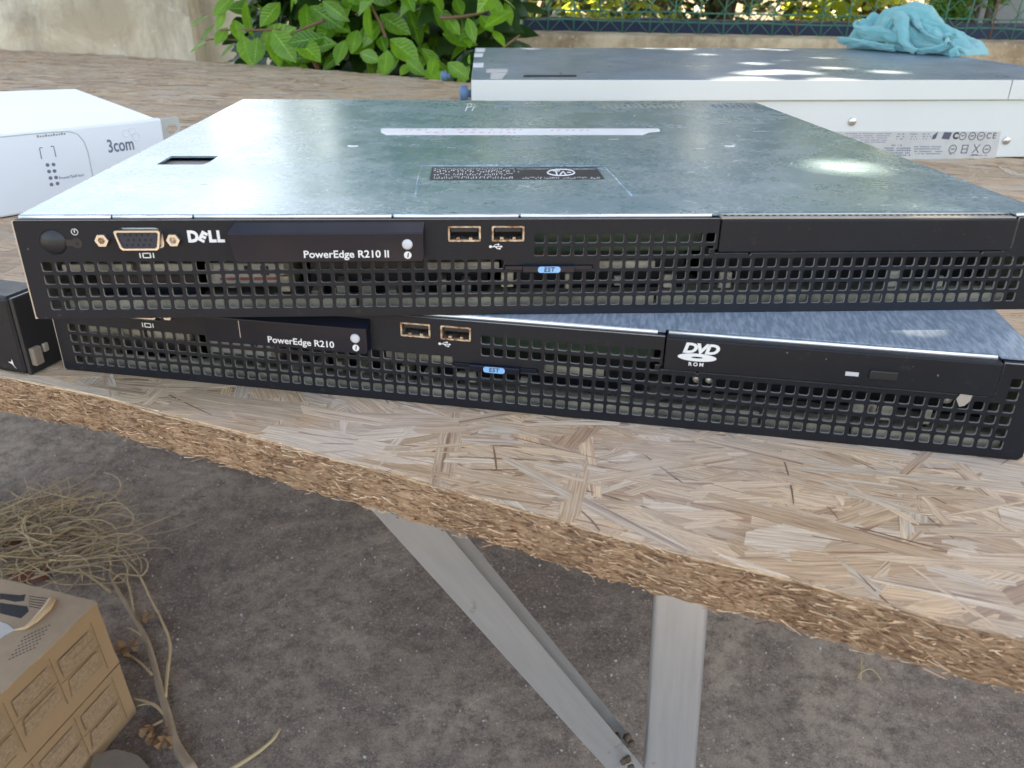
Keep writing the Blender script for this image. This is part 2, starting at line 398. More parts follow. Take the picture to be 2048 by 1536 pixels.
# ------------------------------------------------------------------ OSB board
FE = [(-420, 215), (-230, 125), (-120, 74)] + [onz(*q).to_2d()[:] for q in ((0, 750), (211, 788), (330, 823), (461, 852), (571, 885), (703, 920), (900, 972), (1300, 1084), (1457, 1122), (1603, 1157), (1749, 1200), (1921, 1244), (2048, 1270))] + [(480, -222), (620, -292)]
RE = [(620, 1150), (400, 1330)] + [onz(*q).to_2d()[:] for q in ((900, 162), (680, 141), (500, 128), (200, 108), (0, 98))] + [(-1700, 2600)]
def resample(pl, step):
    out = []
    for a, b in zip(pl[:-1], pl[1:]):
        a = Vector(a); b = Vector(b); n = max(1, int((b - a).length / step))
        out += [a.lerp(b, k / n) for k in range(n)]
    return out + [Vector(pl[-1])]
fe = resample(FE, 2.6); re_ = resample(RE, 15)
def smooth_pl(pl, n):
    for _ in range(n): pl = [pl[0]] + [(pl[i - 1] + pl[i] * 2 + pl[i + 1]) / 4 for i in range(1, len(pl) - 1)] + [pl[-1]]
    return pl
fe = smooth_pl(fe, 24)
# ragged top and bottom edge lines
tanv = Vector((.887, -.46)); nrm = Vector((-.46, -.887))
def rag(p, sd, amp, fr): return amp * (noise.noise(Vector((p.x * fr, p.y * fr, sd))) + .5 * noise.noise(Vector((p.x * fr * 3.1, p.y * fr * 3.1, sd + 3))))
top_e = [p + nrm * rag(p, 1, 1.2, .05) for p in fe]
bot_e = [p + nrm * rag(p, 9, 1.8, .06) for p in fe]
board = empty('wooden_board', 'weathered chipboard sheet with crumbling brown edge laid out as the table top', 'board', (0, 0, 0))
mb = MB()
outl = [p for p in top_e] + [Vector((1500, -720)), Vector((1700, 700))] + re_ + [Vector((-1700, 700))]
n = len(outl)
# thick front edge, displaced rows
R = 18; ne = len(fe); vs = []
for r in range(R + 1):
    tt = r / R
    for i in range(ne):
        p = top_e[i].lerp(bot_e[i], tt); z = -1.2 + (-20 + rag(fe[i], 21, 2.2, .09) + 1.2) * tt
        d = 1.3 * noise.noise(Vector((p.x * .22, p.y * .22, z * .5))) + .7 * noise.noise(Vector((p.x * .35, p.y * .35, z * 1.1))) + .6 * noise.noise(Vector((p.x * .8, p.y * .8, z * 2.2))) + 2.0 * math.sin(math.pi * tt) * .5
        if r in (0,): d = .2
        q = p + nrm * (d + .6); vs.append((q.x, q.y, z))
mb.add(vs, [(r * ne + i, (r + 1) * ne + i, (r + 1) * ne + i + 1, r * ne + i + 1) for r in range(R) for i in range(ne - 1)], sm=True)
mb.build('ragged_edge', 'osb_core', board)
# flakes on the top face
mb = MB()
def fedge_y(x):
    for a, b in zip(fe[:-1], fe[1:]):
        if a.x <= x <= b.x: return a.y + (b.y - a.y) * (x - a.x) / max(1e-6, b.x - a.x)
    return fe[0].y - .38 * (x - fe[0].x) if x < fe[0].x else fe[-1].y - .5 * (x - fe[-1].x)
rel = [(p.x, p.y) for p in re_][::-1]
def redge_y(x):
    for a, b in zip(rel[:-1], rel[1:]):
        if a[0] <= x <= b[0]: return a[1] + (b[1] - a[1]) * (x - a[0]) / max(1e-6, b[0] - a[0])
    return 2600 if x < rel[0][0] else 1100
def flake(cx, cy, L, Wd, ang, z, tone):
    ca, sa = math.cos(ang), math.sin(ang); n = 5
    up = []; lo_ = []
    cap = -.02 - random.random() * .35; tl = random.uniform(-.010, .010); tw = random.uniform(-.03, .03)
    taper0, taper1 = random.uniform(.25, 1), random.uniform(.25, 1); bow = random.uniform(-.04, .04) * L
    for k in range(n + 1):
        u = -L / 2 + L * k / n; f = min(1, taper0 + 4 * k / n, taper1 + 4 * (1 - k / n)); yb = bow * (1 - (2 * u / L) ** 2)
        up.append((u + random.uniform(-.03, .03) * L, yb + Wd / 2 * f * random.uniform(.82, 1.08))); lo_.append((u + random.uniform(-.03, .03) * L, yb - Wd / 2 * f * random.uniform(.82, 1.08)))
    pts = lo_ + up[::-1]; ou, ov = random.uniform(0, 3000), random.uniform(0, 3000)
    vt = []; vb_ = []; uv = []
    for u, v in pts:
        x, y = cx + u * ca - v * sa, cy + u * sa + v * ca
        if y < fedge_y(x) - 1: y = fedge_y(x) - 1 + random.uniform(-.8, .8)
        zz = min(cap, z + u * tl + v * tw); vt.append((x, y, zz)); vb_.append((x, y, zz - .55)); uv.append((u + ou, v + ov))
    m = len(pts); o = m
    sides = [(i, i + m, (i + 1) % m + m, (i + 1) % m) for i in range(m)]
    tops = [(k, k + 1, m - 2 - k, m - 1 - k) for k in range(n)]
    mb.add(vt + vb_, tops + sides, tone=tone, uvs=uv + uv)
def tone():
    r = random.random(); k = random.uniform(.80, 1.14)
    if r < .55: c = (.58, .435, .295)
    elif r < .78: c = (.56, .395, .25)
    elif r < .93: c = (.61, .50, .375)
    else: c = (.40, .27, .175)
    return tuple(x * k for x in c)
EA = math.atan2(-.46, .887)
def angle():
    r = random.random()
    if r < .55: return EA + random.gauss(.18, .22)
    if r < .85: return EA + random.gauss(0, .7)
    return random.uniform(0, 3.14)
cnt = 0
# near zone, dense and small
for i in range(650):
    x = random.uniform(-330, 620); y = fedge_y(x) + random.uniform(2, 235); q_ = random.uniform(.5, 1)
    flake(x, y, random.uniform(8, 55), random.uniform(.25, .8), angle(), random.uniform(-.5, -.02), (.24 * q_, .13 * q_, .075 * q_))
for i in range(6500):
    x = random.uniform(-330, 620); d = random.uniform(0, 1) ** 1.25 * 230; y = fedge_y(x) + d + random.uniform(0, 6)
    rr = random.random()
    if rr < .2: L, Wd = random.uniform(60, 140), random.uniform(12, 30)
    elif rr < .55: L, Wd = random.uniform(30, 90), random.uniform(4, 12)
    else: L, Wd = random.uniform(12, 45), random.uniform(1.2, 5)
    zz = random.uniform(-1.4, -.25) if rr < .2 else random.uniform(-1.2, -.05)
    flake(x, y, L, Wd, angle(), zz, tone())
for i in range(19000):
    y = 2500 * random.random() ** .9; x = random.uniform(max(-1680, 120 - .75 * (y + 420)), min(1100, 250 + .75 * (y + 400)))
    if y < fedge_y(x) + 60 or y > redge_y(x) - 15: continue
    if abs(x) < 400 and y < 300 and False: continue
    L, Wd = random.uniform(40, 140), random.uniform(5, 26)
    flake(x, y, L, Wd, angle(), random.uniform(-1.7, -.1), tone())
mb.build('surface_flakes', 'osb_flake', board)
# splinters and fibres in the cut edge
mb = MB()
for i in range(6500):
    k = random.randrange(20, ne - 1); p = fe[k]; tt = random.random(); z = -1 - 19.5 * tt + random.uniform(-.5, .5)
    L = random.choice((.8, 1.4, 2.2, 3.5, 6)) * random.uniform(.6, 1.4); a = EA + random.gauss(0, .4); q = p + nrm * (random.uniform(.4, 2.1) + .9 * math.sin(math.pi * tt) + rag(p, 1 if tt < .5 else 9, 1.2, .05))
    d = Vector((math.cos(a) * .95, math.sin(a) * .95, random.gauss(-.04, .16))).normalized() * L / 2
    c = Vector((q.x, q.y, z)); w_ = random.uniform(.08, .30)
    kk = random.random(); tn = [(.42, .25, .14), (.56, .36, .215), (.66, .46, .29), (.13, .06, .03)][int(kk * 4)]
    mb.add([c - d + Vector((0, 0, -w_)), c + d + Vector((0, 0, -w_ * .4)), c + d + Vector((0, 0, w_ * .4)), c - d + Vector((0, 0, w_)), c + Vector((nrm.x, nrm.y, 0)) * w_ * 1.6],
           [(0, 1, 4), (1, 2, 4), (2, 3, 4), (3, 0, 4), (0, 3, 2, 1)], tone=tn)
for i in range(40):
    k = random.randrange(60, ne - 1); p = fe[k] + nrm * 1.5; z = -19 + rag(fe[k], 21, 2.2, .09); L = random.uniform(5, 14)
    pts = [(p.x, p.y, z)]; dx = random.uniform(-.8, .8)
    for j in range(4): pts.append((pts[-1][0] + dx * L / 4, pts[-1][1] + random.uniform(-.3, .3) * L / 4, pts[-1][2] - random.uniform(-.2, .6) * L / 4))
    mb.tube(pts, .16, 3, tone=(.5, .36, .22))
t = NT('splinter_fibre'); at = t.n('Attribute', attribute_name='tone'); t.bsdf(at.outputs[0], .9); M['splinter_fibre'] = t.m
mb.build('edge_fibres', 'splinter_fibre', board)

# ------------------------------------------------------------------ 1U servers
PX, PZ, X0, Z0 = 5.6, 5.52, 9.0, 6.05
HH = 42.4
def hole_list(right_top):
    hs = []
    for r in range(6):
        for c in range(75):
            x = X0 + c * PX; z = Z0 + r * PZ
            if r == 3 and 194.5 < x < 236: continue
            if r >= 4 and not (208 < x < 284) and not (right_top and x > 418): continue
            hs.append(rrect(x, z, 4.15, 4.1, .85))
    return hs
def bars_icon(mb, cx, cz, s, y0=-.12, y1=.02):
    for dx in (-2.9, 2.9): mb.box(cx + dx * s - .22, cx + dx * s + .22, y0, y1, cz - 1.15 * s, cz + 1.15 * s)
    for a in (-1, 1): mb.box(cx - 1.7 * s, cx + 1.7 * s, y0, y1, cz + a * 1.0 * s - .2, cz + a * 1.0 * s + .2)
    for a in (-1, 1): mb.box(cx + a * 1.6 * s - .22, cx + a * 1.6 * s + .22, y0, y1, cz - 1.0 * s, cz + 1.0 * s)
def usb_icon(mb, cx, cz, y0=-.12, y1=.02):
    mb.box(cx - 2.2, cx + 2.0, y0, y1, cz - .16, cz + .16)
    mb.prism(circ(cx - 2.2, cz, .6, 12), 'y', y0 - .01, y1)
    mb.prism([(cx + 2.0, cz - .55), (cx + 2.9, cz), (cx + 2.0, cz + .55)], 'y', y0 - .01, y1)
    mb.prism([(cx - 1.2, cz), (cx - .2, cz + 1.0), (cx + .9, cz + 1.0), (cx + .9, cz + .75), (cx - .1, cz + .75), (cx - .9, cz)], 'y', y0 - .005, y1)
    mb.prism(circ(cx + 1.1, cz + .88, .42, 10), 'y', y0 - .015, y1)
    mb.prism([(cx - .6, cz), (cx + .2, cz), (cx + .8, cz - .75), (cx + 1.5, cz - .75), (cx + 1.5, cz - 1), (cx + .6, cz - 1)], 'y', y0 - .006, y1)
    mb.box(cx + 1.3, cx + 2.0, y0 - .012, y1, cz - 1.2, cz - .55)
def make_server(label, loc, rz, upper):
    root = empty('rack_server', label, 'server', loc, rz, None)
    W = 434.0; D = 394.0
    # panel outline with bay cut and small notches
    outer = [(0, 1.0), (1.0, 0), (W - 1.5, 0), (W, 1.5), (W, 41.2), (W - .6, 41.8), (417.4, 41.8), (417.4, 28.6), (414.2, 28.6), (414.2, 26.7),
             (405.4, 26.7), (404.5, 25.6), (403.6, 26.7), (302.2, 26.7), (301.3, 25.6), (300.4, 26.7), (283.6, 26.7), (283.6, 28.6), (286.6, 28.6), (286.6, 41.8), (.6, 41.8), (0, 41.2)]
    hs = hole_list(not upper)
    hs += [rrect(179.3, 35.8, 13.3, 6.3, .4), rrect(197.4, 35.8, 13.3, 6.3, .4), circ(14.0, 32.9, 5.15, 28), rrect(48.3, 34.2, 18.2, 9.0, 2.5), circ(34.0, 34.2, 2.6, 12), circ(62.0, 34.2, 2.6, 12), rrect(214.8, 20.9, 38.5, 2.6, .8)]
    sheet('front_panel', outer, hs, 0, 1.3, ['black_paint', 'dusty_lit_edge'], root)
    # folded flanges behind the top edge
    mb = MB(); mb.box(0.2, 286.4, 1.32, 5.2, 41.0, 41.9); mb.box(417.6, W - .2, 1.32, 5.2, 41.0, 41.9); mb.build('top_flange', 'black_paint', root, bevel=.25)
    # chassis tray
    mb = MB()
    mb.box(-.7, .3, .5, D, 0, 41.2, 1)
    mb.box(W - .3, W + .7, 1.4, D, 0, 41.2, 1); mb.box(.3, W - .3, 1.32, D, .2, 1.3, 0); mb.box(.3, W - .3, D - 1.2, D, 1.3, 41.2, 0)
    mb.build('chassis', ['dusty_zinc', 'raw_edge'], root)
    # innards seen through the grille
    mb = MB(); mb.box(20, 62, 16, 120, 1.5, 22, 0, .6); mb.box(66, 104, 19, 160, 7, 18, 1, .6); mb.box(110, 190, 26, 170, 1.5, 26, 0, .6)
    mb.box(196, 282, 30, 200, 1.5, 24, 0, .6); mb.box(288, 416, 4, 150, 24.6, 26.0, 2); mb.box(292, 430, 34, 180, 1.5, 24, 0, .6); mb.box(196, 283, 12, 14, 24.5, 40, 3, .3)
    for k in range(7): mb.box(112 + k * 11, 116 + k * 11, 14, 24, 1.5, random.uniform(5, 12), 1)
    for k in range(12): mb.prism(circ(30 + k * 33 + random.uniform(-6, 6), 3.5, 2.2, 12), 'y', 13, 15, 4)
    xa = 12
    while xa < 425:
        wx = random.uniform(18, 70); mb.box(xa, min(427, xa + wx - 1.2), 5.0 + random.uniform(0, 3.5), 9.5, 1.3, random.uniform(6.2, 8.3), 1, .3); xa += wx
    for k in range(9): q_ = random.uniform(70, 410); mb.box(q_, q_ + random.uniform(2, 6), 8, 10, random.uniform(8, 12), random.uniform(13, 17), 1, .3)
    for xa, xb in ((12, 40), (44, 66), (163, 194), (236, 262)): mb.box(xa, xb, 6.5, 8.5, 18.5, 21.6, 1)
    mb.build('internal_parts', ['black_plastic', 'dusty_zinc', 'black_plastic', 'pcb_green', 'nickel'], root)
    mb = MB(); mb.box(70, 100, 18.6, 18.9, 8, 17.5, 0); mb.box(72, 98, 18.35, 18.5, 10.3, 11.6, 1); mb.box(83, 86, 18.3, 18.5, 14, 17, 2); mb.box(90, 93.5, 18.3, 18.5, 12.5, 16.8, 2); mb.box(72, 76, 18.3, 18.5, 14.3, 15.4, 1)
    mb.build('drive_label', ['paper', 'red_ink', 'dark_ink'], root)
    # power button
    pb = MB(); pb.tube([(14, -.3, 32.9), (14, .6, 32.9), (14, 4, 32.9)], [4.2, 4.7, 4.7], 28); pb.tube([(14, -.05, 32.9), (14, 1.5, 32.9)], 5.0, 28)
    b_ = pb.build('power_button', 'black_plastic', root)
    if upper:
        mb = MB(); mb.prism(circ(23.2, 32.6, 2.1, 18), 'y', -.15, .05); mb.box(18.9, 23.2, -.12, .05, 31.4, 34.0); mb.build('button_tab', 'black_plastic', b_)
        mb = MB(); mb.prism(circ(23.2, 32.3, .6, 12), 'y', -.2, -.1); mb.build('button_hole', 'dark_void', b_)
        mb = MB(); c1 = circ(23.2, 37.2, 1.25, 20)
        for k in range(20):
            if k in (5,): continue
            a, b = c1[k], c1[(k + 1) % 20]; mb.tube([(a[0], -.05, a[1]), (b[0], -.05, b[1])], .17, 4)
        mb.box(23.05, 23.35, -.2, .02, 36.9, 38.2); mb.build('power_icon', 'white_ink', root)
    # video port
    vp = MB(); vz = 0 if upper else 1.2; D_ = [(39.8, 38.2), (39.2, 37.4), (40.6, 30.9), (41.6, 30.1), (55.0, 30.1), (56.0, 30.9), (57.4, 37.4), (56.8, 38.2)]; D_ = [(a, b + vz) for a, b in D_]
    def ringy(mb, pts, sc, y0, y1, mi=0):
        cx = sum(p[0] for p in pts) / len(pts); cz = sum(p[1] for p in pts) / len(pts); inn = [(cx + (p[0] - cx) * sc[0], cz + (p[1] - cz) * sc[1]) for p in pts]; n = len(pts)
        o = [(p[0], y0, p[1]) for p in pts] + [(p[0], y0, p[1]) for p in inn] + [(p[0], y1, p[1]) for p in pts] + [(p[0], y1, p[1]) for p in inn]
        fs = []
        for i in range(n):
            j = (i + 1) % n; fs += [(i, j, n + j, n + i), (i, 2 * n + i, 2 * n + j, j), (n + i, n + j, 3 * n + j, 3 * n + i)]
        mb.add(o, fs, mi); return inn
    inn = ringy(vp, D_, (.90, .82), -2.4, 2.2)
    vp.box(33, 63, 1.4, 1.9, 29.6 + vz, 38.8)
    vo = vp.build('video_port', 'nickel', root)
    mb = MB(); mb.prism(inn, 'y', -1.6, 2.0, 0); mb.build('socket_insert', 'vga_blue', vo)
    mb = MB()
    for r_ in range(3):
        for k in range(5): mb.prism(circ(43.2 + k * 2.25 + (0.9 if r_ == 1 else 0), 36.3 - r_ * 2.1, .45, 8), 'y', -1.72, -1.55)
    mb.build('pin_holes', 'dark_void', vo)
    for nx in (34.0, 62.0):
        mb = MB(); ringy(mb, circ(nx, 34.2, 2.7, 6), (.55, .55), -2.6, 1.5); mb.prism(circ(nx, 34.2, 1.5, 12), 'y', -1.2, 1.3, 1); mb.build('hex_nut', ['nickel', 'connector_metal'], vo)
    # usb sockets
    for ux in (179.3, 197.4):
        mb = MB(); ringy(mb, rrect(ux, 35.8, 13.5, 6.5, .5, 2), (.89, .80), -.35, 6.0); u_ = mb.build('usb_port', 'connector_metal', root)
        mb = MB(); mb.box(ux - 5.6, ux + 5.6, .8, 6.8, 36.3, 38.0, 0, .15); mb.box(ux - 6, ux + 6, 6.5, 6.8, 33, 38.6, 1); mb.build('contact_tongue', ['black_plastic', 'dark_void'], u_)
        mb = MB()
        for k in (-1, 1): mb.box(ux + k * 2.6 - .7, ux + k * 2.6 + .7, .1, 1.5, 33.0, 34.2, 0)
        mb.box(ux - 5.9, ux + 5.9, .3, 5.5, 32.95, 33.25)
        mb.build('spring_contact', 'connector_metal', u_)
    mb = MB(); usb_icon(mb, 192.3, 30.3); mb.build('usb_icon', 'white_ink', root)
    mb = MB(); bars_icon(mb, 49.7, 27.3, .92); mb.build('display_icon', 'white_ink', root)
    # pull-out information tab with blue tag
    mb = MB(); mb.box(196.2, 233.4, -.2, 1.0, 20.0, 21.9, 0, .2); mb.box(203.6, 226.0, -2.2, 1.0, 19.3, 22.4, 0, .5); it = mb.build('information_tab', 'gloss_black', root)
    mb = MB(); mb.prism(rrect(214.8, 20.8, 9.6, 2.7, 1.2, 4), 'y', -2.35, -2.15); bl_ = mb.build('blue_tag', 'label_blue', it)
    text_polys('EST', 2.7, 'dark_ink', bl_, 'tag_lettering', .05, .12, 1.1, fn=onfront(214.8, 20.8, -2.4))
    # badge cover
    if upper: bx0, bx1, bz0, bz1, by = 83.6, 162.5, 25.3, 38.2, -4.5
    else: bx0, bx1, bz0, bz1, by = 80.0, 158.2, 24.0, 36.8, -4.5
    mb = MB(); fr_ = [(bx0 + .5, bz1 - .8), (bx1, bz1 - .8), (bx1, bz0 + 1), (bx1 - 1, bz0), (bx0 + 3.0, bz0), (bx0 + 1.8, bz0 + 1.0)]; bk_ = [(bx0 + 2.5, bz1 + 2.6), (bx1 + .6, bz1 + 2.6)] + fr_[2:]
    mb.add([(a, by, b) for a, b in fr_] + [(a, -.02, b) for a, b in bk_], [tuple(range(6))] + [(i, i + 6, (i + 1) % 6 + 6, (i + 1) % 6) for i in range(6)])
    bd = mb.build('badge_cover', 'gloss_black', root, bevel=.35)
    txt = 'PowerEdge R210 II' if upper else 'PowerEdge R210'
    e_ = bx1 - 14.0 if upper else bx1 - 15.2
    text_polys(txt, 4.3, 'white_ink', bd, 'badge_lettering', .06, 0, 1.0, 'RIGHT', onfront(e_, bz0 + 3.3, by - .08), sx=1.05 if upper else 1.06)
    if not upper:
        mb = MB(); mb.box(98.2, 98.5, by - .05, by + .1, bz0 + 3, bz1 - 1.5); mb.build('cover_seam', 'raw_edge', bd)
    cx = bx1 - (6.6 if upper else 5.2); cz = bz0 + 7.4
    mb = MB(); mb.tube([(cx, by - 1.0, cz), (cx, by - .8, cz), (cx, by - .3, cz), (cx, by + 1, cz)], [1.2, 1.8, 2.15, 2.15], 20); mb.build('info_button', 'light_button', bd)
    mb = MB(); mb.prism(circ(cx, cz - 4.5, 1.55, 20), 'y', by - .14, by + .02); ic = mb.build('info_icon', 'white_ink', bd)
    text_polys('i', 2.7, 'dark_ink', ic, 'icon_letter', .12, .2, fn=onfront(cx, cz - 4.5, by - .22))
    if upper:
        s_ = 'D', 'E', 'L', 'L'
        mb_ = None
        for ch, ox, rot in (('D', 69.3, 0), ('E', 73.1, -.55), ('L', 76.9, 0), ('L', 80.2, 0)):
            def fn(u, v, w, ox=ox, rot=rot):
                u *= .92; return (ox + u * math.cos(rot) + v * math.sin(rot) * -1, -.12 - w, 34.9 + u * math.sin(rot) * -1 * -1 + v * math.cos(rot))
            text_polys(ch, 6.3 if ch != 'E' else 5.6, 'white_ink', root, 'logo_letter', .34, fn=fn)
        # drive blank
        mb = MB(); mb.box(287.2, 416.6, -.3, 8, 27.4, 41.2, 0, .5); mb.build('drive_blank', 'black_paint', root)
    else:
        mb = MB(); mb.box(287.2, 416.6, -.8, 8, 27.4, 41.8, 0, .6); dv = mb.build('disc_drive', 'black_paint', root)
        y = -.9
        text_polys('DVD', 6.0, 'white_ink', dv, 'disc_logo', .28, .22, .86, fn=onfront(301.3, 37.9, y), sx=1.22)
        mb = MB(); ringy(mb, circ(300.3, 34.1, 1, 28, 7.9, 1.75), (.30, .24), y - .1, y + .2); mb.build('disc_emblem', 'white_ink', dv)
        text_polys('ROM', 2.3, 'white_ink', dv, 'disc_logo', .06, 0, 1.5, fn=onfront(300.2, 30.9, y))
        mb = MB(); mb.box(359.3, 364.4, -1.0, 0, 31.6, 33.3); mb.build('indicator_light', 'light_button', dv)
        mb = MB(); mb.box(368.3, 379.0, -1.9, 0, 31.3, 35.0, 0, .4); mb.build('eject_button', 'black_plastic', dv)
        mb = MB(); mb.prism(circ(384.9, 32.3, .6, 10), 'y', -1.0, -.7); mb.build('eject_hole', 'dark_void', dv)
        for qx, qz, rr in ((301.6, 23.4, 2.0), (306.6, 23.2, 1.6), (400.5, 24.0, 2.2)):
            mb = MB(); mb.tube([(qx, 1.6, qz), (qx, 3.4, qz)], rr, 10); mb.build('glue_remnant', 'raw_edge', root)
        mb = MB(); mb.prism([(403.2, 25.0), (404.2, 27.4), (408.8, 27.2), (408.4, 24.6), (406.8, 22.4), (405.0, 21.8)], 'y', -.25, -.05)
        mb.build('glue_remnant', 'raw_edge', root)
    # cover
    lidm = 'lid_steel' if upper else 'lid_wiped'
    y0 = 3.6
    oc = [(1.5, y0), (286.6, y0), (286.6, 6.4), (416.8, 6.4), (416.8, y0), (W - 1.5, y0), (W - .2, D - 1), (.2, D - 1)]
    if upper:
        # opening in the lid (recess) made as a frame of strips
        hx0, hx1, hy0, hy1 = HOLE
        lid_sheet('top_cover', oc, [[(hx0, hy0), (hx1 - 1.5, hy0), (hx1, hy0 + 8), (hx1, hy1), (hx0, hy1)]], 42.3, 1.0, lidm, root)
        mb = MB(); mb.box(hx0 - 3, hx1 + 3, hy0 - 2, hy1 + 4, 39.8, 40.3); mb.build('recess_floor', 'dusty_lit_edge', root)
    else:
        lid_sheet('top_cover', oc, [], 42.3, 1.0, lidm, root)
    mb = MB()
    segs = [(1.5, 37.2), (38.0, 69.2), (70.2, 149.4), (150.4, 201.8), (202.8, 283.4)] if upper else [(1.5, 283.4)]
    for a, b in segs: mb.tube([(a, y0 - .2, 42.25), (b, y0 - .2, 42.25)], .95, 8)
    if upper: mb.tube([(417.5, y0 - .2, 42.25), (W - 1.5, y0 - .2, 42.25)], .95, 8); mb.tube([(287.5, 6.3, 42.1), (416.5, 6.3, 42.1)], .55, 6, 1)
    else: mb.tube([(288.0, 4.4, 42.25), (415.6, 4.4, 42.25)], .9, 8)
    mb.build('rolled_edge', ['bright_edge', 'raw_edge'], root)
    # bent strip with tiny slots over the drive bay
    mb = MB(); mb.box(287.4, 416.6, 1.4, 6.1, 41.3, 41.75, 0)
    if upper:
        for k in range(42): mb.add([(289 + k * 3.03, 4.6, 41.9), (290.5 + k * 3.03, 4.5, 41.9), (291.2 + k * 3.03, 5.9, 41.9), (289.6 + k * 3.03, 5.9, 41.9)], [(0, 1, 2, 3)], 1)
    mb.build('bay_strip', ['raw_edge' if upper else 'black_paint', 'dark_void'], root)
    return root
def lid_sheet(name, outer, holes, z0, thick, mat, parent):
    cu = bpy.data.curves.new(name, 'CURVE'); cu.dimensions = '2D'; cu.fill_mode = 'BOTH'
    for poly in [outer] + holes:
        sp = cu.splines.new('POLY'); sp.points.add(len(poly) - 1)
        for p, q in zip(sp.points, poly): p.co = (q[0], q[1], 0, 1)
        sp.use_cyclic_u = True
    cu.extrude = thick / 2
    o = bpy.data.objects.new(name, cu); COL.objects.link(o); me = ev_mesh(o); bpy.data.objects.remove(o)
    for v in me.vertices: v.co = Vector((v.co.x, v.co.y, z0 + thick / 2 + v.co.z)) * .001
    me.materials.clear(); me.materials.append(M[mat]); me.update()
    return link(bpy.data.objects.new(name, me), parent)
TZ = 43.4
LIDZ = TZ + 43.3
def LT(x, y): q = onz(x, y, LIDZ); return (q.x, q.y)
a0 = LT(312, 329); a1 = LT(425, 329); a2 = LT(430, 312)
HOLE = (LT(305, 329)[0] + 2, LT(412, 329)[0], a0[1], a2[1])
lid_sheet('core', [(p.x, p.y) for p in outl[::2]], [], -20.0, 18.0, 'osb_core', board)
top = make_server('slim black fronted server on top of the stack, with white paper strip on its lid', (0, 0, TZ), 0, True)
lowrz = math.radians(-13.828)
low = make_server('slim black server with disc drive, lying askew under the other black server', (-16.69, 44.88, 0.02), lowrz, False)
# lid details of upper server
def lidpoly(pts, z0, z1, mats, name, parent=top, mi=0):
    mb = MB(); mb.prism([LT(*p) for p in pts], 'z', z0, z1, mi); return mb.build(name, mats, parent)
ps = lidpoly([(762, 259), (762, 265), (772, 270), (1285, 270), (1298, 265), (1320, 263), (1318, 257.5), (762, 257.5)], 43.3, 43.5, 'paper', 'paper_strip'); ps.data.materials[0] = M['white_ink']
mb = MB(); rs = random.Random(4)
for row, (yy, xa, xb) in enumerate(((260.5, 810, 1040), (265.5, 850, 1030), (261, 1100, 1180))):
    x = xa
    while x < xb:
        w_ = rs.uniform(4, 14)
        if rs.random() < .8:
            p = [LT(x, yy + 1.1), LT(x + w_ * .7, yy + .8 + rs.uniform(-.5, .5)), LT(x + w_, yy - .8), LT(x + 2, yy - .9)]; mb.prism(p, 'z', 43.5, 43.56)
        x += w_ + rs.uniform(3, 9)
mb.build('handwriting', 'pink_ink', ps)
bs = lidpoly([(859, 360.5), (1210, 359), (1193, 334.5), (864, 335)], 43.3, 43.42, 'dark_ink', 'regulatory_label')
mb = MB()
def marks(mb, xa, xb, ya, yb, z, f, step=3.4, fill=.6, rs=rs, zt=.05):
    x = xa
    while x < xb:
        w_ = rs.uniform(.5, 1.0) * step
        if rs.random() < .93:
            k = rs.choice((0, 1, 2, 3)); h = (ya - yb)
            if k == 0: q = [(x, ya), (x + w_ * .35, ya), (x + w_ * .35, yb), (x, yb)]
            elif k == 1: q = [(x, ya), (x + w_ * .7, ya), (x + w_ * .7, ya - h * .4), (x, ya - h * .35)]
            elif k == 2: q = [(x, yb + h * .3), (x + w_ * .8, yb + h * .3), (x + w_ * .8, yb), (x, yb)]
            else: q = [(x, ya), (x + w_ * .35, ya), (x + w_ * .95, yb), (x + w_ * .55, yb)]
            mb.prism([f(*p) for p in q], 'z', z, z + zt)
        x += w_ + .25 * step
marks(mb, 868, 1005, 339.5, 337, 43.42, LT); marks(mb, 1010, 1190, 339.5, 337.5, 43.42, LT)
for ya in (345, 351, 357.6): marks(mb, 868, 1040 if ya < 350 else 1025, ya, ya - 4.0, 43.42, LT, 5)
marks(mb, 1045, 1200, 358, 354.5, 43.42, LT, 5)
mb.build('label_print', 'white_ink', bs)
mb = MB()
pts = [LT(1122 + 27 * math.cos(a * math.pi / 12), 346 + 6.3 * math.sin(a * math.pi / 12)) for a in range(25)]
mb.tube([(p[0], p[1], 43.45) for p in pts], .45, 4)
for seg in (((1106, 343), (1120, 343)), ((1112, 343), (1114, 350)), ((1120, 350), (1126, 343)), ((1126, 343), (1132, 350)), ((1134, 346), (1142, 346))):
    p = [LT(*q) for q in seg]; mb.tube([(q[0], q[1], 43.45) for q in p], .45, 4)
mb.build('label_emblem', 'white_ink', bs)
# embossed outline, stamped marks
mb = MB()
p = [LT(*q) for q in ((830, 391), (838, 352), (843, 331), (1020, 330.5), (1206, 331), (1232, 356), (1264, 392))]; mb.tube([(q[0], q[1], 43.25) for q in p], .55, 6)
for q in (((990, 216), (992, 210.5), (1028, 210.5), (1030, 216)),): p = [LT(*r) for r in q]; mb.tube([(r[0], r[1], 43.25) for r in p], .7, 6)
mb.build('embossed_line', 'lid_steel', top)
mb = MB()
for q in (((931, 222), (936, 207), (943, 208), (944, 213), (934, 215)), ((944, 222), (950, 208)), ((946, 216), (953, 212))): p = [LT(*r) for r in q]; mb.tube([(r[0], r[1], 43.3) for r in p], .35, 4)
for k in range(60):
    x, y = rs.uniform(200, 1850), rs.uniform(230, 415); a = rs.uniform(0, 3.1); L = rs.uniform(.8, 7)
    x_, y_ = LT(x, y)
    if not (5 < x_ < 429): continue
    mb.tube([(x_, y_, 43.28), (x_ + L * math.cos(a), y_ + L * math.sin(a), 43.28)], rs.uniform(.08, .2), 3)
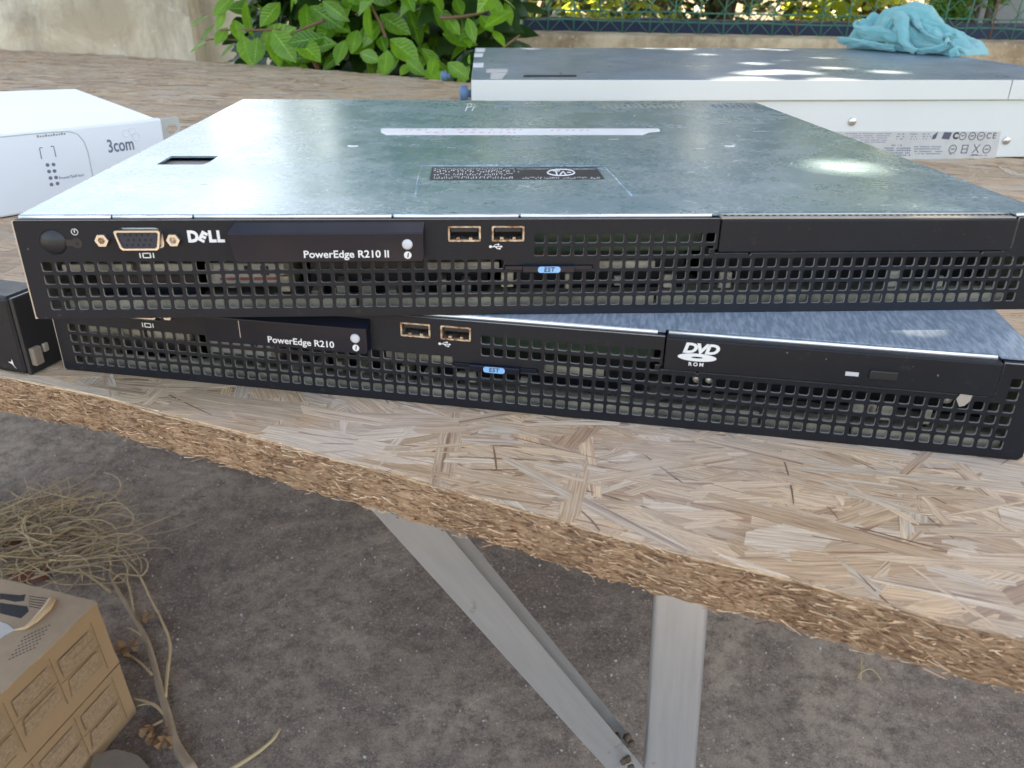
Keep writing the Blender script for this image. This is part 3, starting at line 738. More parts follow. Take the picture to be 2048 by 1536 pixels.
mb.build('scratches', 'bright_edge', top)
mb = MB()
for k in range(26):
    x = 1190 + k * 12.2; mb.prism([LT(*q) for q in ((x, 209.2), (x + 5.5, 209.2), (x + 13.5, 216), (x + 7.5, 216))], 'z', 43.3, 43.4, 0 if k > 18 else 1)
mb.build('vent_slots', ['grey_ink', 'raw_edge'], top)
for q in ((705, 293), (1461, 293)):
    x_, y_ = LT(*q); mb = MB(); mb.tube([(x_ - 3, y_ + 1.5, 43.2), (x_, y_, 43.35), (x_ + 3, y_ + 1.5, 43.2)], .6, 5); mb.build('stamped_dimple', 'bright_edge', top)

# ------------------------------------------------------------------ black rail block, left of the lower server
rb = empty('rail_bracket', 'black bracket block with a grey screw, standing left of the lower server', 'bracket', (-28.6, 37.1, 0), math.radians(-20))
def xf(mb, f):
    mb.v = [f(*p) for p in mb.v]; return mb
mb = MB(); mb.box(-120, -3.0, 0, 22, .3, 39.5, 0, 2.0); mb.build('block_body', 'black_paint', rb)
mb = MB(); mb.box(-3.1, -.9, .6, 27.0, .3, 39, 0, .5); sp_ = mb.build('side_plate', 'black_plastic', rb)
mb = MB(); mb.box(-1.2, 2.0, 2.2, 7.4, 4.5, 13.5, 0, .7); mb.build('side_catch', 'stone', rb); mb = MB(); mb.box(-1, .6, 9.5, 13, 8.5, 13, 0, .8); mb.build('catch_spring', 'raw_edge', rb)
mb = MB(); mb.prism([(-12.5, 6), (-10.5, 5.2), (-8.6, 3.0), (-9.6, 4.4), (-10.0, 7.6), (-10.6, 6.2)], 'y', -.2, .05); mb.build('paint_chip', 'white_ink', rb)

# ------------------------------------------------------------------ white network switch at left
SWH = 63.0
FR = onz(318, 237, SWH); FL = onz(0, 270, SWH); dirf = (FR - FL).normalized(); ang = math.atan2(dirf.y, dirf.x)
sw = empty('network_switch', 'white network switch standing at the left edge of the board behind the stack', 'network switch', (FR.x, FR.y, 0), ang)
RR = onz(152, 177.5, SWH); inv = Matrix.Rotation(-ang, 3, 'Z')
rl = inv @ (RR - FR); RL = inv @ (onz(0, 182, SWH) - FR); rdir = (RL - rl).normalized(); RL2 = rl + rdir * 420
mb = MB(); poly = [(-440, 3), (-3, 3), (0, 8), (rl.x, rl.y), (RL2.x - 60, RL2.y)]
mb.prism([(a, b) for a, b in poly], 'z', .2, SWH); mb.build('body', 'switch_plastic', sw, bevel=1.2)
mb = MB(); mb.box(-440, .4, -3.0, 2.8, .4, SWH + .6, 0, 1.8); fp = mb.build('front_panel', 'switch_plastic', sw)
def SWF(x, y, d=-3.0):
    """pixel -> local x,z on the switch front plane"""
    r_ = inv @ ray(x, y); c = inv @ (CAM - Vector((FR.x, FR.y, 0))); k = (d - c.y) / r_.y; q = c + r_ * k; return (q.x, q.z)
cu = [SWF(*q) for q in ((-60, 282), (0, 274), (60, 268), (110, 264), (138, 263), (155, 268), (168, 283), (176, 305), (181, 330), (185, 350), (189, 372), (194, 400))]
mb = MB(); mb.tube([(a, -2.9, b) for a, b in cu], .5, 6)
mb.build('panel_groove', 'groove', sw)
q0 = SWF(213, 300); q1 = SWF(269, 281)
text_polys('3com', 15.2, 'grey_ink', sw, 'maker_logo', .25, 0, 1.0, fn=onfront((q0[0] + q1[0]) / 2, SWF(241, 291)[1], -3.15), sx=.88 * abs(q1[0] - q0[0]) / 33)
mb = MB()
for q in ((252, 266, 3.2), (264, 262, 3.0), (272, 273, 3.4)):
    c = SWF(q[0], q[1]); pp = circ(c[0], c[1], q[2], 16); mb.tube([(a, -3.05, b) for a, b in pp + pp[:1]], .35, 4)
mb.build('logo_emblem', 'switch_plastic', sw)
mb = MB()
for r_, (xa, ya, xb, yb) in enumerate(((95, 330, 107, 329), (98, 343, 109, 342), (101, 356, 112, 355), (103, 369, 115, 367))):
    for (x, y) in ((xa, ya), (xb, yb)):
        c = SWF(x, y); mb.prism(circ(c[0], c[1], 1.5, 14), 'y', -3.2, -2.9)
mb.build('indicator_lights', 'grey_ink', sw)
mb = MB()
for a, b in (((79, 296), (83, 318)), ((107, 292), (112, 314)), ((79, 296), (85, 295)), ((101, 293), (107, 292))):
    p, q = SWF(*a), SWF(*b); mb.tube([(p[0], -3.05, p[1]), (q[0], -3.05, q[1])], .35, 4)
mb.build('panel_marks', 'grey_ink', sw)
c = SWF(143, 353); text_polys('Power/Self test', 3.4, 'grey_ink', sw, 'panel_lettering', 0, fn=onfront(c[0], c[1], -3.1))
c = SWF(102, 270); mb = MB()
for k_ in range(11): mb.box(c[0] - 11 + k_ * 2.1, c[0] - 9.6 + k_ * 2.1, -3.15, -2.95, c[1] - .9, c[1] + (.3 if k_ % 3 else .9))
mb.build('panel_lettering', 'grey_wall', sw)
oh = [rrect(12.5, 52, 10, 8.5, 4, 5), rrect(12.5, 36, 10, 8.5, 4, 5), rrect(12.5, 14, 10, 8, 3.5, 5)]
sheet('rack_ear', rrect(9.5, 32, 22, 61, 1.5), oh, 3.2, 1.6, ['ear_metal', 'raw_edge'], sw)

# ------------------------------------------------------------------ big cream server at the back right
HZ = 87.0
P0 = onz(943, 160, HZ); P1 = onz(2048, 160, HZ); u_ = (P1 - P0).normalized(); ha = math.atan2(u_.y, u_.x); hin = Matrix.Rotation(-ha, 3, 'Z')
hp = empty('storage_server', 'large cream coloured server with dark steel lid and blue knobs, lying at the back right', 'server', (P0.x, P0.y, 0), ha)
def HL(x, y, z=HZ): q = hin @ (onz(x, y, z) - P0); return (q.x, q.y)
def HF(x, y, d=0.0):
    r_ = hin @ ray(x, y); c = hin @ (CAM - Vector((P0.x, P0.y, 0))); k = (d - c.y) / r_.y; q = c + r_ * k; return (q.x, q.z)
RLh = HL(950, 95.5); RRh = HL(1838, 101); BRh = HL(2060, 133)
LEN = 770
mb = MB(); q = HL(1700, 96.5)
bodyp = [(0, 4), (LEN, 4), (LEN, 300), BRh, RRh, q, RLh]
mb.prism([(a, b) for a, b in bodyp], 'z', .3, HZ - 1.2, 0); mb.build('body', 'cream_paint', hp)
mb = MB(); mb.prism([(a, b) for a, b in [(0.5, 1.2), (LEN, 1.2), (LEN, 300), BRh, RRh, q, RLh]], 'z', HZ - 1.2, HZ); mb.build('top_cover', 'lid_steel_far', hp)
lipz = HF(1400, 201)[1]
xs = HF(2020, 180)[0]
mb = MB(); mb.box(0, xs - .6, -.8, 1.1, lipz, HZ, 0, .5); mb.box(xs + .6, LEN, -.8, 1.1, lipz, HZ, 0, .5); mb.build('cover_lip', 'cream_paint', hp)
mb = MB(); mb.box(3, LEN - 3, 2.6, 4.2, .8, lipz - 1.5, 0, .4); mb.build('side_panel', 'cream_paint', hp)
for q in ((1704, 243), (2012, 281)):
    x_, z_ = HF(*q, d=2.6); mb = MB(); mb.tube([(x_, 3, z_), (x_, .9, z_), (x_, .4, z_)], [4.6, 4.6, 3.8], 16); mb.tube([(x_, .5, z_), (x_, .1, z_)], 1.4, 6); mb.build('screw', 'nickel', hp)
A, B, C_, D_ = HF(1640, 263, 2.6), HF(2002, 263, 2.6), HF(1990, 320, 2.6), HF(1640, 320, 2.6)
mb = MB(); mb.prism([D_, C_, B, A], 'y', 2.35, 2.62); sl = mb.build('regulatory_sticker', 'paper', hp)
mb = MB()
def fmarks(xa, xb, ya, yb, step=3.4, den=.8):
    x = xa
    while x < xb:
        w_ = rs.uniform(.4, 1) * step
        if rs.random() < den:
            mb.prism([HF(*p, d=2.6) for p in ((x, ya), (x + w_, ya), (x + w_, yb), (x, yb))], 'y', 2.28, 2.36)
        x += w_ + step * .3
for k, yy in enumerate((268, 272.3, 276.5, 281, 285)): fmarks(1690, 1782 - k * 3, yy, yy - 1.6, 3)
for k, yy in enumerate((269, 274, 279)):
    for xa in (1792, 1820, 1845): fmarks(xa, xa + 15, yy, yy - 2, 3, .7)
fmarks(1783, 1802, 292, 289, 3.4)
for k, yy in enumerate((297.5, 302, 307, 311.5)): fmarks(1765, 1820, yy, yy - 2.6, 3.6, .85); fmarks(1828, 1884 - 4 * (k % 2), yy - 3, yy - 5.2, 3, .85)
mb.build('sticker_print', 'grey_ink', sl)
def HFfn(px, py, d=2.3):
    c = HF(px, py, 2.6); return lambda u, v, w: (c[0] + u, d - w, c[1] + v)
text_polys('CE', 9.5, 'dark_ink', sl, 'sticker_mark', .05, 0, 1.3, fn=HFfn(1982, 272))
text_polys('C', 10, 'dark_ink', sl, 'sticker_mark', .6, 0, fn=HFfn(1911, 272))
mb = MB()
for (x, y, r_) in ((1925, 272, 4.2), (1944, 272, 4.2), (1962, 272, 4.5), (1905, 298, 4.6), (1973, 298, 4.6)):
    c = HF(x, y, 2.6); pp = circ(c[0], c[1], r_, 18); mb.tube([(a, 2.3, b) for a, b in pp + pp[:1]], .5, 4)
    mb.tube([(c[0] - r_ * .5, 2.3, c[1]), (c[0] + r_ * .5, 2.3, c[1] + rs.uniform(-1, 1))], .55, 4)
c = HF(1893, 272, 2.6); mb.prism([(c[0] - 6, c[1] - 3), (c[0] + 4, c[1] - 4), (c[0] + 6, c[1] + 4), (c[0] - 4, c[1] + 4.5)], 'y', 2.25, 2.36)
c = HF(1869, 272, 2.6); mb.prism([(c[0] - 3, c[1] - 4), (c[0] + 2, c[1] - 3), (c[0] + 3.5, c[1] + 5), (c[0] - 2, c[1] + 1)], 'y', 2.25, 2.36)
c = HF(1929, 298, 2.6)
for a in (-3.5, 3.5): mb.box(c[0] + a - .6, c[0] + a + .6, 2.25, 2.36, c[1] - 5, c[1] + 5)
for a in (-4.4, 0, 4.4): mb.box(c[0] - 3.5, c[0] + 3.5, 2.24, 2.36, c[1] + a - .5, c[1] + a + .5)
c = HF(1952, 297, 2.6)
for s1 in (-1, 1): mb.tube([(c[0] - 4 * s1, 2.3, c[1] + 5), (c[0] + 4 * s1, 2.3, c[1] - 5)], .5, 4)
mb.box(c[0] - 3.5, c[0] + 3.5, 2.25, 2.36, c[1] - 8, c[1] - 6.6)
fmarks(1898, 1908, 309, 307, 3); fmarks(1940, 1975, 311.5, 310, 3, .7)
mb.build('sticker_symbols', 'symbol_ink', sl)
mb = MB()
for (xa, xb, ya, yb) in ((951, 970, 97, 104), (948, 966, 107, 114), (946, 967, 126, 135)):
    mb.prism([HL(*p) for p in ((xa, yb), (xb - 1, yb), (xb + .5, ya), (xa + 1, ya))], 'z', HZ, HZ + .3)
mb.build('white_stickers', 'white_ink', hp)
mb = MB(); mb.prism([HL(*p) for p in ((980, 158), (1004, 158), (1013, 146), (982, 146))], 'z', HZ, HZ + .2); mb.prism([HL(*p) for p in ((972, 145), (1014, 145), (1016, 138), (973, 138))], 'z', HZ, HZ + .2)
mb.build('grey_stickers', 'paper', hp)
mb = MB(); mb.prism([HL(*p) for p in ((1046, 154.5), (1153, 154), (1153, 150), (1048, 150.3))], 'z', HZ, HZ + .25); mb.build('latch_slot', 'dark_void', hp)
for q, rr in (((936, 190), 8), ((937, 140), 6.5)):
    mb = MB(); c = HF(942, q[1], 0) if q[1] > 150 else None
    if c is None: yy = 330; zz = 62
    else: yy = 14; zz = c[1]
    mb.tube([(2, yy, zz), (-6, yy, zz)], rr * .5, 16); mb.tube([(-3, yy, zz), (-4, yy, zz), (-10, yy, zz), (-11, yy, zz)], [rr - 1, rr, rr, rr - 1], 18)
    mb.build('thumb_screw', 'blue_plastic', hp)

CLH = 66.0
# ------------------------------------------------------------------ turquoise cloth
def loft(profile, mbx, tn=None):
    n = len(profile[0]); vs = [p for row in profile for p in row]
    mbx.add(vs, [(r * n + i, r * n + i + 1, (r + 1) * n + i + 1, (r + 1) * n + i) for r in range(len(profile) - 1) for i in range(n - 1)], sm=True)
cc = onz(1795, 112, HZ); cl = MB()
ca_ = onz(1676, 97, HZ); cb_ = onz(1957, 117, HZ); cw = (cb_ - ca_).length * .88; cu_ = (cb_ - ca_).normalized(); cv_ = Vector((-cu_.y, cu_.x, 0))
crest = [(0, 2), (.03, 20), (.07, 30), (.12, 42), (.17, 45), (.22, 42), (.29, 51), (.38, 57), (.46, 59), (.52, 58), (.57, 49), (.62, 39), (.7, 31), (.77, 23), (.83, 18), (.9, 17), (.96, 12), (1, 2)]
def crest_h(u):
    u = min(1, max(0, u))
    for a, b in zip(crest[:-1], crest[1:]):
        if a[0] <= u <= b[0]:
            f = (u - a[0]) / (b[0] - a[0]); f = f * f * (3 - 2 * f); return a[1] + (b[1] - a[1]) * f
    return 2
def ridge(x, y, sd, p=.62): return abs(noise.noise(Vector((x, y, sd)))) ** p
def heap(mbx, NU, NV, ua, ub, sd, hs, dep, front, diag, lift=0):
    rows = []
    for j in range(NV + 1):
        v = j / NV; row = []
        for i in range(NU + 1):
            k = i / NU; u = ua + (ub - ua) * k; end = min(1, k * 7, (1 - k) * 7) ** .6
            th = math.pi * v; hgt = crest_h(u) * hs
            # warped coordinates, stretched along the diagonal so that folds run long
            wx, wy = u * 6 + .5 * noise.noise(Vector((u * 5, v * 3, sd + 4))), v * 3.2 + .5 * noise.noise(Vector((u * 4, v * 4, sd + 9)))
            a = wx * math.cos(diag) + wy * math.sin(diag); b = -wx * math.sin(diag) + wy * math.cos(diag)
            f = 40 * (ridge(a * .45, b * 1.3, sd, .5) - .36) + 13 * (ridge(a * 1.0, b * 3.2, sd + 20) - .25) + 2.2 * (ridge(a * 2.5, b * 6.0, sd + 40) - .25)
            f *= end * math.sin(th) ** .35 if 0 < v < 1 else 0
            y = front + dep / 2 - (dep / 2) * math.cos(th) * (.55 + .45 * end)
            z = hgt * max(0, math.sin(th)) ** .62
            y -= f * math.cos(th) * .9 + .0; z += f * (.35 + .65 * math.sin(th)) * min(1, hgt / 30)
            z = max(z, .3 + .8 * end * (1 if v < .06 else 0)) + lift * math.sin(th)
            p = ca_ + cu_ * (cw * u + 3.5 * noise.noise(Vector((u * 9, v * 6, sd + 2))) * end) + cv_ * (y + 5 * noise.noise(Vector((u * 6, 1, sd))) * math.cos(th)) + Vector((0, 0, z + .8)); row.append(tuple(p))
        rows.append(row)
    loft(rows, mbx)
heap(cl, 190, 96, 0, 1, 3.3, 1.12, 105, 0, .45)
def drape(path, mbx, sd):
    # loose turned-over fold: path of (u, y, z, half width, lean) laid over the heap, thin with a rolled hem
    out = []; n = len(path)
    for q in range(49):
        t_ = q / 48 * (n - 1); i = min(n - 2, int(t_)); f = t_ - i; f = f * f * (3 - 2 * f); P_ = [path[i][k] + (path[i + 1][k] - path[i][k]) * f for k in range(5)]; row = []
        for k in range(17):
            w_ = (k - 8) / 8; arch = 1 - abs(w_) ** 2.2; wob = 2.0 * noise.noise(Vector((q * .16, k * .35, sd)))
            row.append(tuple(ca_ + cu_ * (cw * P_[0] + w_ * P_[3] * math.cos(P_[4]) + wob * .5) + cv_ * (P_[1] - 7 - arch * 8 + wob) + Vector((0, 0, max(1, P_[2] + w_ * P_[3] * math.sin(P_[4]) + arch * 5 + wob)))))
        out.append(row)
    loft(out, mbx)
drape([(.10, 22, 40, 5, -.9), (.13, 8, 32, 10, -1.0), (.24, 2, 26, 13, -1.2), (.40, 0, 27, 13, -1.3), (.52, 2, 20, 10, -1.0), (.58, 2, 9, 5, -.8)], cl, 1)
drape([(.30, 34, 52, 6, .5), (.42, 20, 54, 12, .5), (.50, 8, 47, 12, .3), (.55, 0, 32, 10, .1), (.60, -6, 17, 9, 0), (.68, -12, 6, 10, -.1), (.76, -14, 2, 8, 0)], cl, 2)
drape([(.56, 24, 46, 5, -.2), (.66, 16, 33, 10, -.5), (.76, 10, 23, 11, -.7), (.86, 6, 17, 9, -.8), (.92, 4, 10, 6, -.6)], cl, 3)
drape([(.74, -14, 3, 4, -1.2), (.80, -15, 5, 4, -1.3), (.88, -12, 9, 5, -1.3), (.93, -4, 15, 5, -1.2), (.90, 8, 22, 4, -1.2)], cl, 4)
drape([(.02, 0, 12, 5, -1.2), (.10, -6, 13, 6, -1.4), (.25, -9, 11, 6, -1.5), (.40, -10, 8, 5, -1.5), (.55, -10, 5, 4, -1.5)], cl, 5)
drape([(.93, 2, 17, 3, -1), (.97, 0, 14, 6, -1.2), (1.0, 2, 8, 6, -1.4), (.97, -6, 2, 3, -1)], cl, 6)
drape([(.83, 24, 20, 3, 0), (.84, 20, 27, 5, .4), (.88, 18, 24, 4, .2), (.91, 20, 28, 2, .6)], cl, 7)
co = cl.build('cleaning_cloth', 'microfibre'); sd_ = co.modifiers.new('thickness', 'SOLIDIFY'); sd_.thickness = .0020; ss_ = co.modifiers.new('smooth', 'SUBSURF'); ss_.levels = ss_.render_levels = 1; tag(co, 'crumpled turquoise microfibre cloth lying on the lid of the cream server', 'cloth')

# ------------------------------------------------------------------ metal trestle under the board
ts = empty('trestle', 'grey metal trestle with a square leg and slanting brace under the board', 'trestle', (0, 0, 0))
p1 = ony(1362, 1190, 130); k_ = None
d2 = ray(1338, 1536)
# find point on ray where slope dy/dz matches a slight splay towards the viewer
best = min((abs((CAM + d2 * s - p1).y / (CAM + d2 * s - p1).z - .16), s) for s in [400 + i for i in range(400)] if abs((CAM + d2 * s - p1).z) > 1)[1]
p2 = CAM + d2 * best
dv_ = (p2 - p1).normalized(); ptop = p1 + dv_ * ((-20.5 - p1.z) / dv_.z); pbot = p1 + dv_ * ((GZ - p1.z) / dv_.z)
def bar(sect, a, b, front, name, parent, mats, mis=None):
    """sweep a 2-D section (right, away) from a to b; front = direction to the viewer"""
    d = (b - a).normalized(); r = d.cross(front).normalized()
    if r.x < 0: r = -r
    f = -(front - d * front.dot(d)).normalized(); n = len(sect)
    mb = MB(); mb.add([a + r * x + f * y for x, y in sect] + [b + r * x + f * y for x, y in sect], [])
    for i in range(n):
        j = (i + 1) % n; mb.f.append([i, j, n + j, n + i]); mb.mi.append(mis[i] if mis else 0); mb.tone.append(.5); mb.sm.append(False); mb.uv += [(0, 0)] * 4
    mb.f.append(list(range(n))); mb.mi.append(0); mb.tone.append(.5); mb.sm.append(False); mb.uv += [(0, 0)] * n
    mb.f.append(list(range(2 * n - 1, n - 1, -1))); mb.mi.append(0); mb.tone.append(.5); mb.sm.append(False); mb.uv += [(0, 0)] * n
    # put the object's origin at the bar and its z axis along it, so brushed grain runs lengthwise
    o = mb.build(name, mats, parent); Mx = Matrix((r, f, d)).transposed().to_4x4(); Mx.translation = a * .001
    o.data.transform(Mx.inverted()); o.matrix_local = Mx
    return o
front = Vector((CAM.x - p1.x, CAM.y - p1.y, 0)).normalized() + Vector((0, 0, .3)); front.normalize()
bar([(x, y + 20) for x, y in rrect(0, 0, 40, 40, 4, 4)], ptop, pbot, front, 'leg', ts, ['trestle_metal'])
J = ony(1226, 1508, p2.y - 6); T = ony(822, 1045, 35); db = (J - T).normalized(); tt0 = T + db * ((-21 - T.z) / db.z)
th = 2.2; wd = 22
sec = [(-wd / 2, 0), (wd / 2, 0), (wd / 2, th), (-wd / 2 + th, th), (-wd / 2 + th, 25 - th), (wd / 2 + 7, 25 - th), (wd / 2 + 7, 25), (-wd / 2, 25)]
J2 = J + db * 48
frb = Vector((.12, -1, .5)).normalized()
bar(sec, tt0, J2, frb, 'brace', ts, ['trestle_metal', 'cut_edge'], [0, 1, 0, 0, 0, 1, 0, 0])
mb = MB(); wj = J + db * 4
for k in range(8):
    c = wj + Vector((random.uniform(2, 14), random.uniform(-4, 12), random.uniform(-14, 10))); mb.tube([c - Vector((0, 0, 3)), c, c + Vector((1, 0, 3))], [1.5, 3.2, 1.2], 7)
mb.build('weld_bead', 'bark', ts)
# far leg of the trestle, set back below the board, to carry it
pf = Vector((-400, 900, 0)); 
bar([(x, y + 20) for x, y in rrect(0, 0, 40, 40, 4, 4)], Vector((-950, 1500, -20.5)), Vector((-980, 1500, GZ)), front, 'leg', ts, ['trestle_metal'])

# ------------------------------------------------------------------ cardboard box lower left
TB, BB = -525.0, -716.0
A_ = onz(193, 1206, TB); B_ = onz(0, 1391, TB); Cc = onz(0, 1152, TB)
ab = (B_ - A_); ac = (Cc - A_)
ub = ab.normalized(); uc = Vector((-ub.y, ub.x, 0)); uc = uc if uc.dot(ac) > 0 else -uc
uc = (uc * .4 + ac.normalized() * .6).normalized()
bo = Vector((A_.x, A_.y, 0)); Abt = onz(274, 1424, BB)
cb = empty('cardboard_box', 'worn brown cardboard carton with dark printed panels, on the ground at lower left', 'box', (A_.x, A_.y, BB), math.atan2(ub.y, ub.x))
ci = Matrix.Rotation(-math.atan2(ub.y, ub.x), 3, 'Z')
H_ = TB - BB; ul = 380; vl = ci @ (uc * 300); off = ci @ (Abt - A_); off.z = 0
def bx(u, k, h):   # u along the printed face, k towards the back, h height 0..1
    o = off * (1 - h); return (u + vl.x * k + o.x, vl.y * k + o.y, h * H_)
mb = MB(); N1, N2 = 24, 12; vs = []
for j in range(N2 + 1):
    for i in range(N1 + 1):
        h = j / N2; u = ul * i / N1; p = Vector(bx(u, 0, h)); d = 1.6 * noise.noise(Vector((u * .02, h * 3, 3))) - (1.6 if abs(h - .47) < .05 else 0); vs.append((p.x, p.y + d * (1 if vl.y > 0 else -1), p.z))
mb.add(vs, [(j * (N1 + 1) + i, j * (N1 + 1) + i + 1, (j + 1) * (N1 + 1) + i + 1, (j + 1) * (N1 + 1) + i) for j in range(N2) for i in range(N1)], sm=True)
mb.add([bx(0, 0, 0), bx(0, 1, 0), bx(0, 1, 1), bx(0, 0, 1)], [(0, 1, 2, 3)]); mb.add([bx(ul, 0, 0), bx(ul, 1, 0), bx(ul, 1, 1), bx(ul, 0, 1)], [(0, 1, 2, 3)]); mb.add([bx(0, 1, 0), bx(ul, 1, 0), bx(ul, 1, 1), bx(0, 1, 1)], [(0, 1, 2, 3)])
mb.add([bx(0, 0, 0), bx(0, 1, 0), bx(ul, 1, 0), bx(ul, 0, 0)], [(0, 1, 2, 3)])
mb.build('carton', 'cardboard', cb)
# top flap with rough torn edge
mb = MB(); vs = []; fl = []
n1 = 40
for i in range(n1 + 1):
    k = i / n1; u0 = -1 + 1.4 * noise.noise(Vector((k * 13, 2, 2))) ; vs += [bx(u0 - 2.5 * abs(noise.noise(Vector((k * 22, 7, 1)))), k * .98, 1.0), bx(ul, k * .98, 1.0)]
vs = [(a, b, c + 1.0) for a, b, c in vs] + [(a, b, c - 1.5) for a, b, c in vs]
m = (n1 + 1) * 2
for i in range(n1): fl += [(2 * i, 2 * i + 1, 2 * i + 3, 2 * i + 2), (m + 2 * i, 2 * i, 2 * i + 2, m + 2 * i + 2)]
fl += [(0, m, m + 1, 1)]
mb.add(vs, fl); mb.build('top_flap', 'card_top', cb)
# printed panels on the face: in u,h
def facepoly(pts, mats, name, d=.9, parent=cb, mbx=None):
    own = mbx is None; mbx = mbx or MB(); sgn = -1 if vl.y > 0 else 1
    a = [bx(u, 0, h) for u, h in pts]; mbx.add([(p[0], p[1] + sgn * d, p[2]) for p in a], [list(range(len(a)))])
    return mbx.build(name, mats, parent) if own else None
sgn = -1 if vl.y > 0 else 1
pm = MB(); ln = MB()
def fline(u0, h0, u1, h1, w_=.7):
    a = Vector(bx(u0, 0, h0)); b = Vector(bx(u1, 0, h1)); ln.tube([(a.x, a.y + sgn * 1.9, a.z), (b.x, b.y + sgn * 1.9, b.z)], w_, 4)
panels = [(22, 82, .55, .90), (90, 150, .60, .93), (158, 215, .58, .93), (225, 300, .55, .93), (22, 82, .08, .42), (90, 150, .10, .42), (158, 215, .05, .43), (225, 300, .08, .42)]
for (u0, u1, h0, h1) in panels:
    hm = (h0 + h1) / 2
    facepoly([(u0 + 3, hm + .02), (u1 - 4, hm + .02), (u1 - 4, h1 - .02), (u0 + 3, h1 - .02)], None, '', 1.7, mbx=pm)
    facepoly([(u0 + 2, h0 + .03), (u1 - 3, h0 + .03), (u1 - 8, hm - .02), (u0 + 2, hm - .02)], None, '', 1.7, mbx=pm)
    fline(u0 - 3, h0 - .03, u0 - 3, h1 + .02, .35); fline(u0 - 3, hm, u1 + 2, hm, .3)
    for k in range(2):
        hh = h0 + (h1 - h0) * random.random(); fline(u0 + random.uniform(0, 20), hh, u1 - random.uniform(0, 25), hh, .3)
fline(-1, .475, 375, .475, .6)
pm.build('printed_panels', 'card_print', cb); ln.build('printed_lines', 'card_line', cb)
def T3(x, y): q = ci @ (onz(x, y, TB) - A_); return (q.x, q.y)
mb = MB()
for pts in (((0, 1188), (40, 1192), (52, 1190), (48, 1203), (30, 1205), (8, 1200), (0, 1200)), ((0, 1207), (55, 1214), (58, 1224), (42, 1238), (0, 1228))):
    mb.prism([T3(*p) for p in pts][::-1], 'z', H_ + .8, H_ + 1.3)
for k in range(5):
    mb.prism([T3(*p) for p in ((58, 1193 + k * 5), (95 - k * 3, 1198 + k * 5), (95 - k * 3, 1199.2 + k * 5), (58, 1194.2 + k * 5))][::-1], 'z', H_ + .8, H_ + 1.3)
for k in range(6):
    for s_ in range(8):
        x = 30 - k * 0 + s_ * 7 - k * 6; y = 1275 - s_ * 0 + k * 9
        mb.prism([T3(*p) for p in ((x + 18, y - s_ * 3.2), (x + 22, y - 2 - s_ * 3.2), (x + 22, y - .8 - s_ * 3.2), (x + 18, y + 1.2 - s_ * 3.2))][::-1], 'z', H_ + .8, H_ + 1.3)
for pts in (((0, 1196), (10, 1190), (24, 1196), (10, 1203)),): pass
mb.build('top_print', 'dark_ink', cb)
mb = MB(); mb.prism([T3(*p) for p in ((0, 1245), (16, 1250), (30, 1262), (10, 1272), (0, 1280))][::-1], 'z', H_ + .8, H_ + 1.6); mb.build('label_remnant', 'paper', cb)
ws = MB(); q = [onz(*p, TB + 4) for p in ((28, 1260), (50, 1256), (72, 1240), (95, 1216), (104, 1200), (103, 1196))]
ws.tube(q, [.8, 2.5, 4, 5.5, 4.5, 1], 5); so = ws.build('wood_splinter', 'card_torn'); tag(so, 'pale orange splinter of wood lying on top of the cardboard carton', 'splinter')

# ------------------------------------------------------------------ stone under / beside the box
mb = MB(); pts = [onz(x, y, GZ + 20) for x, y in ((180, 1560), (192, 1512), (230, 1502), (272, 1514), (292, 1536), (280, 1600), (200, 1620))]
n = len(pts); vs = [tuple(p) for p in pts] + [((p.x), p.y, GZ - 2) for p in pts]
mb.add(vs, [list(range(n))] + [(i, (i + 1) % n, n + (i + 1) % n, n + i) for i in range(n)]); so = mb.build('stone_block', 'stone', bevel=3); tag(so, 'rough grey brown stone block on the ground beneath the corner of the carton', 'stone')

# ------------------------------------------------------------------ dry twigs and dead branch
rt = random.Random(11); mb = MB()
for i in range(330):
    px = rt.uniform(-60, 215); py = rt.uniform(1035, 1180)
    if px > 150 and py > 1130: continue
    c = onz(px, py, GZ); a = rt.gauss(.15, .55) + (3.14 if rt.random() < .5 else 0); L = rt.uniform(50, 190); bend = rt.gauss(0, 1.5); p = Vector((c.x, c.y, GZ + rt.uniform(2, 50))); pts = [p.copy()]
    rise = rt.uniform(-.1, .35)
    for k in range(8):
        a += bend / 8 + rt.gauss(0, .10); p = p + Vector((math.cos(a), math.sin(a), rise * math.cos(k / 8 * 3.0))) * L / 8; p.z = max(GZ + 1.5, p.z); pts.append(p.copy())
    mb.tube(pts, [rt.uniform(.9, 1.8) * (1 - .07 * k) for k in range(9)], 4, mi=0 if rt.random() < .7 else 1)
tag(mb.build('dry_twigs', ['dry_twig', 'grey_twig']), 'tangled heap of dry straw coloured twigs on the ground behind the carton', 'twigs', kind='stuff')
br = empty('dead_branch', 'long dead forked branch lying on the ground beside the cardboard carton', 'branch', (0, 0, 0))
def gp(x, y, h=8): return onz(x, y, GZ + h)
def sm(pts, n=4):
    out = []
    for i in range(len(pts) - 1):
        p0 = pts[max(i - 1, 0)]; p1_, p2_ = pts[i], pts[i + 1]; p3 = pts[min(i + 2, len(pts) - 1)]
        for k in range(n):
            t_ = k / n; out.append(0.5 * ((2 * p1_) + (p2_ - p0) * t_ + (2 * p0 - 5 * p1_ + 4 * p2_ - p3) * t_ * t_ + (3 * p1_ - p0 - 3 * p2_ + p3) * t_ ** 3))
    return out + [pts[-1]]
def limb(mb, q, r0, r1, h=10, n=7):
    pts = sm([gp(x, y, h + 6 * noise.noise(Vector((x * .05, y * .05, 1)))) for x, y in q]); m = len(pts); mb.tube(pts, [r0 + (r1 - r0) * i / (m - 1) * 1.0 + .6 * noise.noise(Vector((i * .7, r0, 2))) for i in range(m)], n)
